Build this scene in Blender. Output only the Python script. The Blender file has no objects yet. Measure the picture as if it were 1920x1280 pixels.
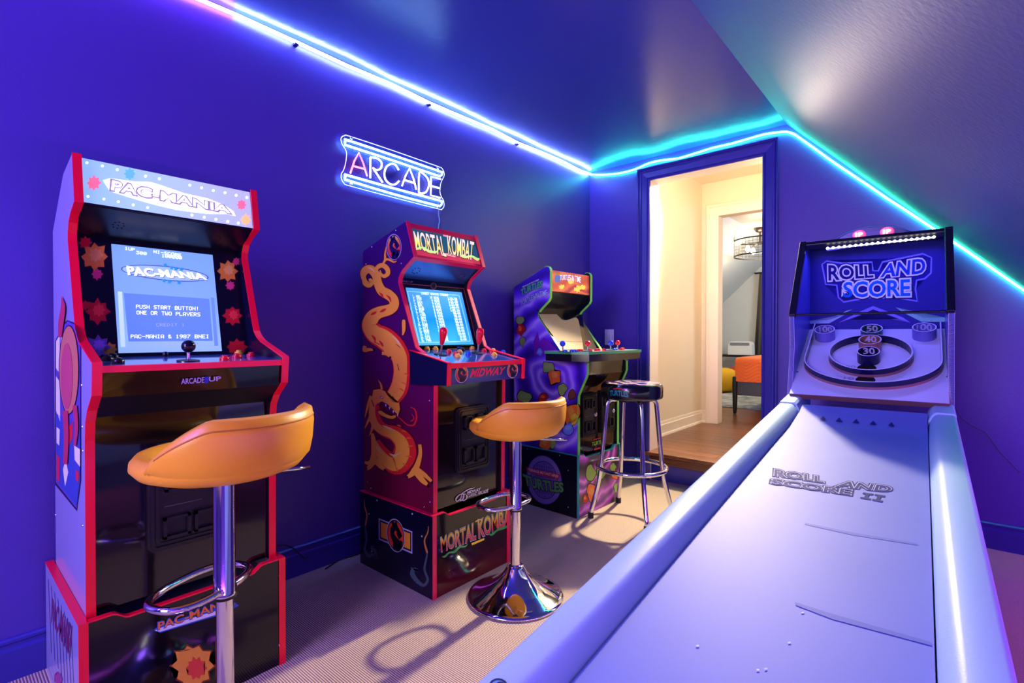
import bpy, bmesh, math, random
from mathutils import Vector, Matrix
random.seed(7)
S = bpy.context.scene
C = S.collection
PI = math.pi
R = math.radians

# ------------------------------------------------------------------ camera
FL, YAW, PITCH = 948.7, R(40.913), R(-0.6015)
CAM = Vector((2.0358, 0.0, 0.9853))
cd = bpy.data.cameras.new('camera'); cam = bpy.data.objects.new('camera', cd); C.objects.link(cam)
cam.location = CAM; cam.rotation_euler = (PI/2 + PITCH, 0, YAW)
cd.sensor_width = 36; cd.lens = FL/1920*36; cd.clip_start = .01
S.camera = cam
_f = Vector((-math.sin(YAW)*math.cos(PITCH), math.cos(YAW)*math.cos(PITCH), math.sin(PITCH)))
_r = Vector((math.cos(YAW), math.sin(YAW), 0)); _u = _r.cross(_f)

# ------------------------------------------------------------------ world, lights, exposure
w = bpy.data.worlds.new('world'); S.world = w; w.use_nodes = True
w.node_tree.nodes['Background'].inputs[0].default_value = (.25, .3, .6, 1)
w.node_tree.nodes['Background'].inputs[1].default_value = .05
S.view_settings.view_transform = 'Standard'; S.view_settings.look = 'None'
S.view_settings.gamma = 1; S.view_settings.exposure = 0.0; S.view_settings.use_curve_mapping = False

def area(name, loc, target, sx, sy, power, col, spread=180):
    l = bpy.data.lights.new(name, 'AREA'); l.shape = 'RECTANGLE'; l.size = sx; l.size_y = sy
    l.energy = power; l.color = col; l.spread = R(spread)
    o = bpy.data.objects.new(name, l); C.objects.link(o); o.location = loc
    d = Vector(target) - Vector(loc); o.rotation_euler = d.to_track_quat('-Z', 'Y').to_euler(); return o
def point(name, loc, power, col, rad=.05):
    l = bpy.data.lights.new(name, 'POINT'); l.energy = power; l.color = col; l.shadow_soft_size = rad
    o = bpy.data.objects.new(name, l); C.objects.link(o); o.location = loc; return o
HALL_P, ROOM_FILL_P = 62, 135
area('hall_downlight', (.62, 4.12, 2.345), (.95, 1.9, .4), .13, .13, HALL_P, (1, .80, .52), 75)
point('hall_fill', (1.05, 4.0, 2.1), 3.5, (1, .82, .58), .12)  # added fill that brightens the hall walls, no fixture of its own
area('slope_fill', (.80, 3.80, 2.18), (2.0, 1.55, 1.70), .45, .25, 11, (1, .83, .64), 100)  # extra unseen light added to throw warmth on the sloped ceiling
area('behind_fill', (1.5, -2.5, 1.25), (1.0, 1.5, .9), 1.3, 1.1, 46, (1, .93, .90))  # neutral fill added behind the camera for faces turned that way, no window
area('room_fill', (1.0, -1.5, 2.1), (.9, 1.6, .5), 1.0, 1.0, ROOM_FILL_P, (.27, .10, 1.0))  # violet fill added behind the camera to raise the ambient light
area('bedroom_daylight', (2.2, 6.6, 1.6), (-.6, 7.0, .9), 1.2, 1.2, 45, (.75, .9, 1.0))
point('bedroom_fan_lamp', (.20, 6.95, 1.93), 22, (1, .78, .5), .1)

# ------------------------------------------------------------------ helpers
def lin(c):
    return tuple((x/255/12.92 if x/255 <= .04045 else ((x/255+.055)/1.055)**2.4) for x in c)
MATS = {}
def mat(name, col, rough=.5, metal=0, emit=0, ecol=None, bump=0, bscale=60, var=0, vscale=6, coat=0, spec=.5):
    if name in MATS: return MATS[name]
    m = bpy.data.materials.new(name); m.use_nodes = True; nt = m.node_tree; n = nt.nodes; L = nt.links
    b = n['Principled BSDF']; c = (*lin(col), 1)
    b.inputs['Base Color'].default_value = c; b.inputs['Roughness'].default_value = rough
    b.inputs['Metallic'].default_value = metal; b.inputs['Specular IOR Level'].default_value = spec
    b.inputs['Coat Weight'].default_value = coat; b.inputs['Coat Roughness'].default_value = .05
    if emit:
        b.inputs['Emission Color'].default_value = (*lin(ecol or col), 1); b.inputs['Emission Strength'].default_value = emit
    tc = None
    if bump or var: tc = n.new('ShaderNodeTexCoord')
    if var:
        t = n.new('ShaderNodeTexNoise'); t.inputs['Scale'].default_value = vscale; t.inputs['Detail'].default_value = 4
        L.new(tc.outputs['Object'], t.inputs['Vector'])
        mx = n.new('ShaderNodeMix'); mx.data_type = 'RGBA'; mx.inputs['A'].default_value = tuple(x*(1-var) for x in c[:3])+(1,)
        mx.inputs['B'].default_value = tuple(min(1, x*(1+var)) for x in c[:3])+(1,)
        L.new(t.outputs['Fac'], mx.inputs['Factor']); L.new(mx.outputs['Result'], b.inputs['Base Color'])
    if bump:
        t = n.new('ShaderNodeTexNoise'); t.inputs['Scale'].default_value = bscale; t.inputs['Detail'].default_value = 3
        L.new(tc.outputs['Object'], t.inputs['Vector'])
        bp = n.new('ShaderNodeBump'); bp.inputs['Strength'].default_value = bump; bp.inputs['Distance'].default_value = .01
        L.new(t.outputs['Fac'], bp.inputs['Height']); L.new(bp.outputs['Normal'], b.inputs['Normal'])
    MATS[name] = m; return m
def ramp_mat(name, stops, axis=2, rough=.4, emit=0, coord='Generated'):
    """printed colour gradient along one axis of the piece's own bounding box"""
    if name in MATS: return MATS[name]
    m = bpy.data.materials.new(name); m.use_nodes = True; nt = m.node_tree; n = nt.nodes; L = nt.links; b = n['Principled BSDF']
    tc = n.new('ShaderNodeTexCoord'); sp = n.new('ShaderNodeSeparateXYZ'); cr = n.new('ShaderNodeValToRGB')
    L.new(tc.outputs[coord], sp.inputs[0]); L.new(sp.outputs[axis], cr.inputs[0]); L.new(cr.outputs[0], b.inputs['Base Color'])
    e = cr.color_ramp.elements
    while len(e) < len(stops): e.new(.5)
    for i, (p, c) in enumerate(stops): e[i].position = p; e[i].color = (*lin(c), 1)
    b.inputs['Roughness'].default_value = rough
    if emit: L.new(cr.outputs[0], b.inputs['Emission Color']); b.inputs['Emission Strength'].default_value = emit
    MATS[name] = m; return m
def swirl_mat(name, stops, center, scale, distort, rough=.3, coat=.3, kind='RINGS'):
    """printed swirl art: distorted rings around a centre in object space"""
    m = bpy.data.materials.new(name); m.use_nodes = True; nt = m.node_tree; n = nt.nodes; L = nt.links; b = n['Principled BSDF']
    tc = n.new('ShaderNodeTexCoord'); mp = n.new('ShaderNodeMapping'); mp.inputs['Location'].default_value = [-x for x in center]
    wv = n.new('ShaderNodeTexWave'); wv.wave_type = kind; wv.rings_direction = 'SPHERICAL'
    wv.inputs['Scale'].default_value = scale; wv.inputs['Distortion'].default_value = distort; wv.inputs['Detail'].default_value = 2
    wv.inputs['Detail Scale'].default_value = 2.5
    cr = n.new('ShaderNodeValToRGB'); e = cr.color_ramp.elements
    while len(e) < len(stops): e.new(.5)
    for i, (p, c) in enumerate(stops): e[i].position = p; e[i].color = (*lin(c), 1)
    L.new(tc.outputs['Object'], mp.inputs[0]); L.new(mp.outputs[0], wv.inputs[0]); L.new(wv.outputs['Fac'], cr.inputs[0])
    L.new(cr.outputs[0], b.inputs['Base Color']); b.inputs['Roughness'].default_value = rough; b.inputs['Coat Weight'].default_value = coat
    MATS[name] = m; return m

def empty(name, loc, rz=0, label=None, cat=None, group=None):
    o = bpy.data.objects.new(name, None); C.objects.link(o); o.location = loc; o.rotation_euler = (0, 0, rz)
    o.empty_display_size = .1; tag(o, label, cat, group); return o
def tag(o, label=None, cat=None, group=None, kind=None):
    for k, v in (('label', label), ('category', cat), ('group', group), ('kind', kind)):
        if v: o[k] = v
    return o
def wm(o):
    m = o.matrix_basis.copy()
    while o.parent: o = o.parent; m = o.matrix_basis @ m
    return m
def ob(name, bm, m, parent=None, smooth=False, kind=None, local=False, label=None, flip=True):
    """link a bmesh given in world coordinates (or in the parent's own when local) as one object"""
    if flip: bmesh.ops.recalc_face_normals(bm, faces=bm.faces)
    me = bpy.data.meshes.new(name); bm.to_mesh(me); bm.free()
    ms = m if isinstance(m, (list, tuple)) else [m]
    for x in ms: me.materials.append(x)
    if smooth:
        for p in me.polygons: p.use_smooth = True
    o = bpy.data.objects.new(name, me); C.objects.link(o)
    if parent:
        o.parent = parent
        if not local: me.transform(wm(parent).inverted())
    if smooth == 'auto': 
        try: me.set_sharp_from_angle(angle=R(40))
        except Exception: pass
    return tag(o, label=label, kind=kind)
def BM(): return bmesh.new()
def box(bm, x0, x1, y0, y1, z0, z1, bev=0, mi=0, M=None, seg=1):
    v = [bm.verts.new((x, y, z)) for z in (z0, z1) for y in (y0, y1) for x in (x0, x1)]
    fs = [bm.faces.new([v[i] for i in q]) for q in ((0,2,3,1),(4,5,7,6),(0,1,5,4),(2,6,7,3),(0,4,6,2),(1,3,7,5))]
    for f in fs: f.material_index = mi
    g = v
    if bev:
        r = bmesh.ops.bevel(bm, geom=list({e for f in fs for e in f.edges}), offset=bev, segments=seg, affect='EDGES', profile=.5)
        g = list({x for f in r['faces'] for x in f.verts} | {x for x in v if x.is_valid})
    if M is not None:
        for x in g: x.co = M @ x.co
    return bm
def prism(bm, pts, fn, a, b, mi=0):
    """extrude a 2-D outline: fn(u, v, w) -> Vector, w from a to b"""
    A = [bm.verts.new(fn(u, v, a)) for u, v in pts]; B = [bm.verts.new(fn(u, v, b)) for u, v in pts]; n = len(pts)
    fs = [bm.faces.new(A), bm.faces.new(B[::-1])]
    fs += [bm.faces.new((A[i], B[i], B[(i+1) % n], A[(i+1) % n])) for i in range(n)]
    for f in fs: f.material_index = mi
    return fs
XZ = lambda u, v, w: Vector((u, w, v))
def tube(bm, pts, r, seg=8, closed=False, cap=True):
    P = [Vector(p) for p in pts]; n = len(P); rings = []
    prev = None
    for i, p in enumerate(P):
        if closed: t = (P[(i+1) % n] - P[i-1]).normalized()
        else: t = (P[min(i+1, n-1)] - P[max(i-1, 0)]).normalized()
        if prev is None:
            up = Vector((0, 0, 1)) if abs(t.z) < .9 else Vector((1, 0, 0)); a = t.cross(up).normalized()
        else: a = (prev - t*prev.dot(t)).normalized()
        prev = a; b = t.cross(a); rr = r[i] if isinstance(r, (list, tuple)) else r
        rings.append([bm.verts.new(p + (a*math.cos(2*PI*k/seg) + b*math.sin(2*PI*k/seg))*rr) for k in range(seg)])
    for i in range(n if closed else n-1):
        A, B = rings[i], rings[(i+1) % n]
        for k in range(seg): bm.faces.new((A[k], A[(k+1) % seg], B[(k+1) % seg], B[k]))
    if cap and not closed: bm.faces.new(rings[0][::-1]); bm.faces.new(rings[-1])
    return bm
def lathe(bm, prof, seg=32, M=None, sx=1, sy=1):
    rings = []
    for r, z in prof:
        if r < 1e-6: rings.append([bm.verts.new((0, 0, z))])
        else: rings.append([bm.verts.new((r*sx*math.cos(2*PI*k/seg), r*sy*math.sin(2*PI*k/seg), z)) for k in range(seg)])
    for A, B in zip(rings, rings[1:]):
        for k in range(seg):
            k2 = (k+1) % seg
            if len(A) == 1 and len(B) == 1: continue
            if len(A) == 1: bm.faces.new((A[0], B[k], B[k2]))
            elif len(B) == 1: bm.faces.new((A[k], B[0], A[k2]))
            else: bm.faces.new((A[k], B[k], B[k2], A[k2]))
    if M is not None:
        for rg in rings:
            for v in rg: v.co = M @ v.co
    return bm
def frame(o, x, y, z):   # matrix with axes x,y,z at o
    return Matrix(((x[0], y[0], z[0], o[0]), (x[1], y[1], z[1], o[1]), (x[2], y[2], z[2], o[2]), (0, 0, 0, 1)))
def smooth_pts(P, n=6, closed=False):
    out = []; N = len(P)
    for i in range(N if closed else N-1):
        p0, p1, p2, p3 = (P[(i-1) % N] if closed or i > 0 else P[0]), P[i], P[(i+1) % N], (P[(i+2) % N] if closed or i+2 < N else P[-1])
        for k in range(n):
            t = k/n
            out.append(tuple(.5*((2*b)+(-a+c)*t+(2*a-5*b+4*c-d)*t*t+(-a+3*b-3*c+d)*t**3) for a, b, c, d in zip(p0, p1, p2, p3)))
    if not closed: out.append(tuple(P[-1]))
    return out

# a picture point seen by this camera, dropped on a real surface
class Plane:
    def __init__(s, p0, n):
        s.p0 = Vector(p0); s.n = Vector(n).normalized()
        if (CAM - s.p0).dot(s.n) < 0: s.n = -s.n
    def __call__(s, px, py, lift=0):
        d = _f + _r*((px-960)/FL) - _u*((py-640)/FL)
        t = (s.p0 + s.n*lift - CAM).dot(s.n)/d.dot(s.n); return CAM + d*t
def decal(name, polys, pl, m, parent, lift=.0008, thick=0):
    bm = BM()
    for P in polys:
        V = [pl(x, y, lift) for x, y in P]
        vs = [bm.verts.new(v) for v in V]
        bm.faces.new(vs)
    bmesh.ops.triangulate(bm, faces=bm.faces[:], ngon_method='EAR_CLIP')
    bm.normal_update()
    for f in bm.faces:
        if f.normal.dot(pl.n) < 0: f.normal_flip()
    return ob(name, bm, m, parent, flip=False)
def decals(name, polys, pl, m, parent, lift=.0008):
    for P in polys: decal(name, [P], pl, m, parent, lift)
def ribbons(name, ribs, pl, m, parent, lift=.0008, grow=0):
    for i, P in enumerate(ribs): ribbon_decal(name, [P], pl, m, parent, lift + i*.00006, grow)
def ell(cx, cy, rx, ry, n=28, tilt=0, shear=0):
    return [(cx + rx*math.cos(2*PI*k/n), cy + ry*math.sin(2*PI*k/n) + shear*rx*math.cos(2*PI*k/n)) for k in range(n)]
def burst(cx, cy, r, n=9, inner=.55, sx=1, rot=0, jit=.18):
    out = []; rr = random.Random(int(cx*7+cy))
    for k in range(2*n):
        q = (r if k % 2 == 0 else r*inner)*(1 + jit*(rr.random()-.5)); a = PI*k/n + rot
        out.append((cx + q*sx*math.cos(a), cy + q*math.sin(a)))
    return out
def ribbon(P, n=6, grow=0):
    Q = smooth_pts(P, n); L_, R_ = [], []
    for i, (x, y, w_) in enumerate(Q):
        a, b = Q[max(i-1, 0)], Q[min(i+1, len(Q)-1)]; dx, dy = b[0]-a[0], b[1]-a[1]; d = math.hypot(dx, dy) or 1
        nx, ny = -dy/d, dx/d; w_ = max(.15, w_+grow)
        L_.append((x+nx*w_, y+ny*w_)); R_.append((x-nx*w_, y-ny*w_))
    return L_, R_
def ribbon_decal(name, ribs, pl, m, parent, lift=.0008, grow=0, n=6):
    bm = BM()
    for P in ribs:
        L_, R_ = ribbon(P, n, grow)
        A = [bm.verts.new(pl(x, y, lift)) for x, y in L_]; B = [bm.verts.new(pl(x, y, lift)) for x, y in R_]
        for i in range(len(A)-1): bm.faces.new((A[i], A[i+1], B[i+1], B[i]))
    bm.normal_update()
    for f in bm.faces:
        if f.normal.dot(pl.n) < 0: f.normal_flip()
    return ob(name, bm, m, parent, flip=False)

_TXT = {}
def text_geo(s, bold=0, shear=0, res=3):
    """flat glyph mesh in the unit square: verts, faces"""
    k = (s, bold, shear)
    if k in _TXT: return _TXT[k]
    cu = bpy.data.curves.new('lettering', 'FONT'); cu.body = s; cu.offset = bold; cu.shear = shear; cu.resolution_u = res; cu.fill_mode = 'BOTH'
    o = bpy.data.objects.new('lettering', cu); C.objects.link(o); dg = bpy.context.evaluated_depsgraph_get(); dg.update()
    me = bpy.data.meshes.new_from_object(o.evaluated_get(dg)); V = [tuple(v.co) for v in me.vertices]; F = [tuple(p.vertices) for p in me.polygons]
    bpy.data.objects.remove(o); bpy.data.curves.remove(cu); bpy.data.meshes.remove(me)
    _TXT[k] = (V, F); return _TXT[k]
def text_bounds(V):
    xs = [v[0] for v in V]; ys = [v[1] for v in V]; return min(xs), max(xs), min(ys), max(ys)
def text(name, s, fn, m, parent, bold=0, shear=0, ref=0, flipn=None, label=None):
    """letters placed by fn(u, v) -> Vector, u, v in 0..1 over the glyphs' own box (box of the plain weight, so outlines grow past it)"""
    V, F = text_geo(s, bold, shear); x0, x1, y0, y1 = text_bounds(text_geo(s, ref, shear)[0])
    bm = BM(); vs = [bm.verts.new(fn((x-x0)/(x1-x0), (y-y0)/(y1-y0))) for x, y, z in V]
    for f in F:
        try: bm.faces.new([vs[i] for i in f])
        except ValueError: pass
    bm.normal_update()
    for f in bm.faces:
        if flipn is not None and f.normal.dot(flipn) < 0: f.normal_flip()
    return ob(name, bm, m, parent, flip=False, label=label)
def quad(pl, bl, br, tr, tl, lift=.001, arch=0):
    def fn(u, v):
        k = arch*4*u*(1-u)
        x = (bl[0]*(1-u)+br[0]*u)*(1-v) + (tl[0]*(1-u)+tr[0]*u)*v
        y = (bl[1]*(1-u)+br[1]*u)*(1-v) + (tl[1]*(1-u)+tr[1]*u)*v - k
        return pl(x, y, lift)
    return fn
def ptext(name, s, pl, q, m, parent, bold=0, shear=0, lift=.001, arch=0, ref=0):
    return text(name, s, quad(pl, *q, lift=lift, arch=arch), m, parent, bold, shear, ref=ref, flipn=pl.n)
G57 = dict(zip(" !\"#$%&'()*+,-./0123456789:;<=>?@ABCDEFGHIJKLMNOPQRSTUVWXYZ", (
 "0000000000 00005F0000 0007000700 147F147F14 242A7F2A12 2313086462 3649552250 0005030000 001C224100 0041221C00 14083E0814 08083E0808 0050300000 0808080808 0060600000 2010080402 "
 "3E5149453E 00427F4000 4261514946 2141454B31 1814127F10 2745454539 3C4A494930 0171090503 3649494936 064949291E 0036360000 0056360000 0814224100 1414141414 0041221408 0201510906 324979413E "
 "7E1111117E 7F49494936 3E41414122 7F4141221C 7F49494941 7F09090901 3E4149497A 7F0808087F 00417F4100 2040413F01 7F08142241 7F40404040 7F020C027F 7F0408107F 3E4141413E 7F09090906 3E4151215E 7F09192946 "
 "4649494931 01017F0101 3F4040403F 1F2040201F 3F4038403F 6314081463 0708700807 6151494543").split()))
def pixtext(name, rows, fn, m, parent, flipn):
    """rows: (string, u0, u1, v0, v1) blocks of screen lettering in 5x7 dots"""
    bm = BM()
    for s, u0, u1, v0, v1 in rows:
        n = len(s)*6 - 1
        for i, ch in enumerate(s):
            h = G57.get(ch, '0000000000')
            for c in range(5):
                bits = int(h[2*c:2*c+2], 16)
                for r in range(7):
                    if bits >> r & 1:
                        a, b = u0+(u1-u0)*(i*6+c)/n, u0+(u1-u0)*(i*6+c+1.08)/n; t, q = v1-(v1-v0)*r/7, v1-(v1-v0)*(r+1.04)/7
                        bm.faces.new([bm.verts.new(fn(*z)) for z in ((a, q), (b, q), (b, t), (a, t))])
    bm.normal_update()
    for f in bm.faces:
        if f.normal.dot(flipn) < 0: f.normal_flip()
    return ob(name, bm, m, parent, flip=False)

# ------------------------------------------------------------------ materials
WALL = mat('navy_wall_paint', (76, 58, 156), .42, bump=.08, bscale=160, var=.04, vscale=3)
CEIL = mat('navy_ceiling_paint', (58, 74, 172), .26, bump=.10, bscale=26, var=.03, vscale=2)
TRIMB = mat('navy_trim_gloss', (52, 50, 145), .28)
CREAM = mat('cream_wall_paint', (238, 228, 208), .6, bump=.05, bscale=150)
WHITE_TRIM = mat('white_trim_paint', (246, 238, 222), .4)
BLACK = mat('black_satin', (14, 14, 20), .4)
BLACKG = mat('black_gloss_laminate', (16, 13, 18), .07, spec=.6)
BEZEL = mat('bezel_black', (10, 10, 26), .25)
RED = mat('red_edge_moulding', (255, 8, 50), .3)
CHROME = mat('chrome', (225, 225, 230), .06, metal=1)
BOLT = mat('bolt_steel', (190, 195, 205), .25, metal=1)
RUBBER = mat('black_rubber', (22, 20, 20), .7)
YEL = mat('mustard_leather', (240, 172, 36), .38, bump=.04, bscale=220)
WHITEP = mat('white_print', (235, 235, 240), .4)
def flat(name, c, rough=.35, emit=0): return mat(name, c, rough, emit=emit)
ORANGE = flat('orange_print', (235, 160, 50)); DRED = flat('red_print', (215, 30, 35)); GREENP = flat('green_print', (70, 150, 80))
NAVYP = flat('navy_print', (18, 18, 60)); BLACKP = flat('black_print', (10, 6, 14)); PURP = flat('purple_print', (120, 90, 190))
GREYP = flat('grey_print', (165, 165, 200)); BLUEP = flat('blue_print', (40, 90, 200)); PINKP = flat('pink_print', (225, 70, 120))
YELP = flat('yellow_print', (240, 205, 50))

# carpet: ribs of loop pile running across the room
def carpet():
    m = bpy.data.materials.new('ribbed_loop_carpet'); m.use_nodes = True; nt = m.node_tree; n = nt.nodes; L = nt.links; b = n['Principled BSDF']
    tc = n.new('ShaderNodeTexCoord'); wv = n.new('ShaderNodeTexWave'); wv.wave_type = 'BANDS'; wv.bands_direction = 'Y'
    wv.inputs['Scale'].default_value = 1/.0066*.314; wv.inputs['Distortion'].default_value = 1.2; wv.inputs['Detail'].default_value = 2; wv.inputs['Detail Scale'].default_value = 12
    ns = n.new('ShaderNodeTexNoise'); ns.inputs['Scale'].default_value = 220; ns.inputs['Detail'].default_value = 3
    n2 = n.new('ShaderNodeTexNoise'); n2.inputs['Scale'].default_value = 3
    for t in (wv, ns, n2): L.new(tc.outputs['Object'], t.inputs['Vector'])
    ad = n.new('ShaderNodeMath'); ad.operation = 'MULTIPLY'; L.new(wv.outputs['Fac'], ad.inputs[0])
    mr = n.new('ShaderNodeMapRange'); mr.inputs[3].default_value = .45; mr.inputs[4].default_value = 1.25; L.new(ns.outputs['Fac'], mr.inputs[0]); L.new(mr.outputs[0], ad.inputs[1])
    cr = n.new('ShaderNodeValToRGB'); e = cr.color_ramp.elements
    e[0].color = (*lin((112, 94, 84)), 1); e[0].position = .05; e[1].color = (*lin((206, 188, 166)), 1); e[1].position = .55
    L.new(ad.outputs[0], cr.inputs[0]); L.new(cr.outputs[0], b.inputs['Base Color'])
    bp = n.new('ShaderNodeBump'); bp.inputs['Strength'].default_value = .5; bp.inputs['Distance'].default_value = .004
    L.new(ad.outputs[0], bp.inputs['Height']); L.new(bp.outputs['Normal'], b.inputs['Normal']); b.inputs['Roughness'].default_value = .95
    b.inputs['Specular IOR Level'].default_value = .1
    return m
def wood(name, a, b_, rough=.28, sc=(2, 40, 40)):
    m = bpy.data.materials.new(name); m.use_nodes = True; nt = m.node_tree; n = nt.nodes; L = nt.links; b = n['Principled BSDF']
    tc = n.new('ShaderNodeTexCoord'); oi = n.new('ShaderNodeObjectInfo'); mp = n.new('ShaderNodeMapping'); mp.inputs['Scale'].default_value = sc
    va = n.new('ShaderNodeVectorMath'); va.operation = 'ADD'; L.new(tc.outputs['Object'], va.inputs[0]); L.new(oi.outputs['Random'], va.inputs[1])
    t = n.new('ShaderNodeTexNoise'); t.inputs['Scale'].default_value = 1.5; t.inputs['Detail'].default_value = 6; t.inputs['Distortion'].default_value = 1
    L.new(va.outputs[0], mp.inputs[0]); L.new(mp.outputs[0], t.inputs[0])
    cr = n.new('ShaderNodeValToRGB'); cr.color_ramp.elements[0].position = .3; cr.color_ramp.elements[1].position = .7
    cr.color_ramp.elements[0].color = (*lin(a), 1); cr.color_ramp.elements[1].color = (*lin(b_), 1)
    L.new(t.outputs['Fac'], cr.inputs[0]); 
    hs = n.new('ShaderNodeHueSaturation'); mr = n.new('ShaderNodeMapRange'); mr.inputs[3].default_value = .8; mr.inputs[4].default_value = 1.2
    L.new(oi.outputs['Random'], mr.inputs[0]); L.new(mr.outputs[0], hs.inputs['Value']); L.new(cr.outputs[0], hs.inputs['Color'])
    L.new(hs.outputs[0], b.inputs['Base Color']); b.inputs['Roughness'].default_value = rough; return m
OAK = wood('brown_oak', (78, 42, 20), (150, 92, 48))

# ------------------------------------------------------------------ room shell
D, H, XB, SL, HB = 3.235, 2.2, 1.318, 1.0409, .12
XR, YB = 2.9, -2.6
zr = H - (XR-XB)*SL
XL, XRD, ZT = .4777, 1.1966, 2.049
FH = .1985
def st(name, bm, m, **k): return ob(name, bm, m, kind='structure', **k)
bm = BM(); box(bm, -.1, XR+.1, YB-.1, 3.37, -.1, 0); st('floor', bm, carpet())
bm = BM(); box(bm, -.1, 0, YB-.1, D+.0, 0, H+.1); st('wall_left', bm, WALL)
bm = BM(); YW = lambda u, v, w_: Vector((u, w_, v))
prism(bm, [(-.1, 0), (XL-.012, 0), (XL-.012, H+.25), (-.1, H+.25)], YW, D, 3.37)
prism(bm, [(XL-.012, ZT+.012), (XRD+.012, ZT+.012), (XRD+.012, H+.25), (XL-.012, H+.25)], YW, D, 3.37)
prism(bm, [(XRD+.012, 0), (XR+.1, 0), (XR+.1, zr+.1), (XB+.1, H+.25), (XRD+.012, H+.25)], YW, D, 3.37)
st('wall_far', bm, WALL)
bm = BM(); box(bm, -.1, XR+.1, YB-.1, YB, 0, H+.1); st('wall_back', bm, WALL)
bm = BM(); box(bm, XR, XR+.1, YB, D, 0, zr+.1); st('wall_right', bm, WALL)
bm = BM(); box(bm, -.1, XB+.02, YB-.1, D, H, H+.1); st('ceiling', bm, CEIL)
bm = BM(); prism(bm, [(XB, H), (XR+.02, zr-.02*SL), (XR+.12, zr+.05), (XB+.05, H+.12)], YW, YB-.1, D); st('ceiling_slope', bm, mat('navy_slope_paint', (84, 82, 148), .52, bump=.12, bscale=70, var=.03, vscale=2, spec=.4))
def baseprof(t=.016, h=HB): return [(0, 0), (t, 0), (t, h*.72), (t*.62, h*.79), (t*.62, h*.86), (t*.8, h*.9), (t*.8, h*.96), (t*.4, h), (0, h)]
bm = BM(); prism(bm, baseprof(), lambda u, v, w_: Vector((u, w_, v)), YB, D); st('baseboard_left', bm, TRIMB)
for nm, a, b_ in (('baseboard_far', 0, .396), ('baseboard_far_corner', 1.2842, XR)):
    bm = BM(); prism(bm, baseprof(), lambda u, v, w_: Vector((w_, D-u, v)), a, b_); st(nm, bm, TRIMB)
def casing(name, xl, xr, zt, z0, prof, yf, m, flipy=1):
    bm = BM(); cols = []
    for o_, d_ in prof:
        y = yf - d_*flipy
        cols.append([bm.verts.new(p) for p in ((xl-o_, y, z0), (xl-o_, y, zt+o_), (xr+o_, y, zt+o_), (xr+o_, y, z0))])
    for A, B in zip(cols, cols[1:]):
        for i in range(3): bm.faces.new((A[i], A[i+1], B[i+1], B[i]))
    return st(name, bm, m)
CP = [(-.004, 0), (-.004, .012), (.006, .016), (.012, .010), (.016, .013), (.05, .016), (.056, .022), (.064, .022), (.068, .018), (.074, .028), (.0815, .028), (.0815, 0)]
casing('trim_1', XL, XRD, ZT, 0, CP, D, TRIMB)
bm = BM(); box(bm, XL-.012, XL, D+.004, 3.375, 0, ZT+.01); box(bm, XRD, XRD+.012, D+.004, 3.375, 0, ZT+.01); box(bm, XL-.012, XRD+.012, D+.004, 3.375, ZT, ZT+.012)
st('door_1_jamb', bm, WHITE_TRIM)

# step up into the hall
bm = BM(); box(bm, XL-.02, XRD+.02, 3.27, 3.4, 0, FH-.085); st('trim_2_step_riser', bm, TRIMB)
bm = BM(); box(bm, XL-.022, XRD+.03, 3.245, 3.4, FH-.085, FH-.024, .004); st('trim_3_step_skirt', bm, OAK)
hall = bm = BM(); box(bm, -2.6, 2.6, 3.38, 8.7, FH-.06, FH-.012); hallf = st('floor_hall', bm, mat('floor_under', (70, 40, 20), .6))
bm = BM(); box(bm, XL-.026, XRD+.03, 3.198, 3.32, FH-.022, FH, .006, seg=2); ob('step_nosing', bm, OAK, hallf)
y = 3.321; row = 0
while y < 5.95:
    x = -.75 - random.random()*.5 if y > 4.7 else .2 - random.random()*.5
    while x < 1.75:
        ln = .75 + random.random()*.7
        if x+ln > .28:
            bm = BM(); box(bm, x+.0006, x+ln-.0006, y+.0005, y+.1045, FH-.014, FH - .0006*random.random(), .0012); ob('plank', bm, OAK, hallf)
        x += ln
    y += .105; row += 1
bm = BM(); box(bm, -2.5, 2.5, 5.95, 8.6, FH-.013, FH); ob('far_boards', bm, wood('brown_oak_far', (104, 58, 26), (168, 104, 54), .3, (2, 20, 20)), hallf)
# hall walls
HC = 2.37; YH = 4.646
bm = BM(); box(bm, .2, .308, 3.37, YH, 0, HC); st('wall_hall_left', bm, CREAM)
bm = BM(); box(bm, 1.75, 1.85, 3.37, YH, 0, HC); st('wall_hall_right', bm, CREAM)
bm = BM(); box(bm, .308, XL-.012, 3.372, 3.376, FH, HC); box(bm, XRD+.012, 1.75, 3.372, 3.376, FH, HC); box(bm, XL-.012, XRD+.012, 3.372, 3.376, ZT+.012, HC); st('wall_hall_front', bm, CREAM)
bm = BM(); box(bm, .2, 1.85, 3.37, YH+.12, HC, HC+.1); st('ceiling_hall', bm, CREAM)
X2, X3, Z2 = .457, 1.28, 2.065
bm = BM(); box(bm, -2.6, X2, YH, YH+.115, FH-.1, HC+.1); box(bm, X3, 2.6, YH, YH+.115, FH-.1, HC+.1); box(bm, X2, X3, YH, YH+.115, Z2, HC+.1); st('wall_hall_back', bm, CREAM)
casing('trim_4', X2, X3, Z2, FH, [(-.004, 0), (-.004, .014), (.07, .018), (.078, .026), (.096, .026), (.1, .02), (.1, 0)], YH, WHITE_TRIM)
bm = BM(); prism(bm, [(0, 0), (.026, 0), (.022, .014), (.014, .02), (.014, .085), (.009, .092), (.009, .1), (.006, .113), (0, .113)], lambda u, v, w_: Vector((.308+u, w_, FH+v)), 3.38, YH); st('baseboard_hall_left', bm, WHITE_TRIM)
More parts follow.
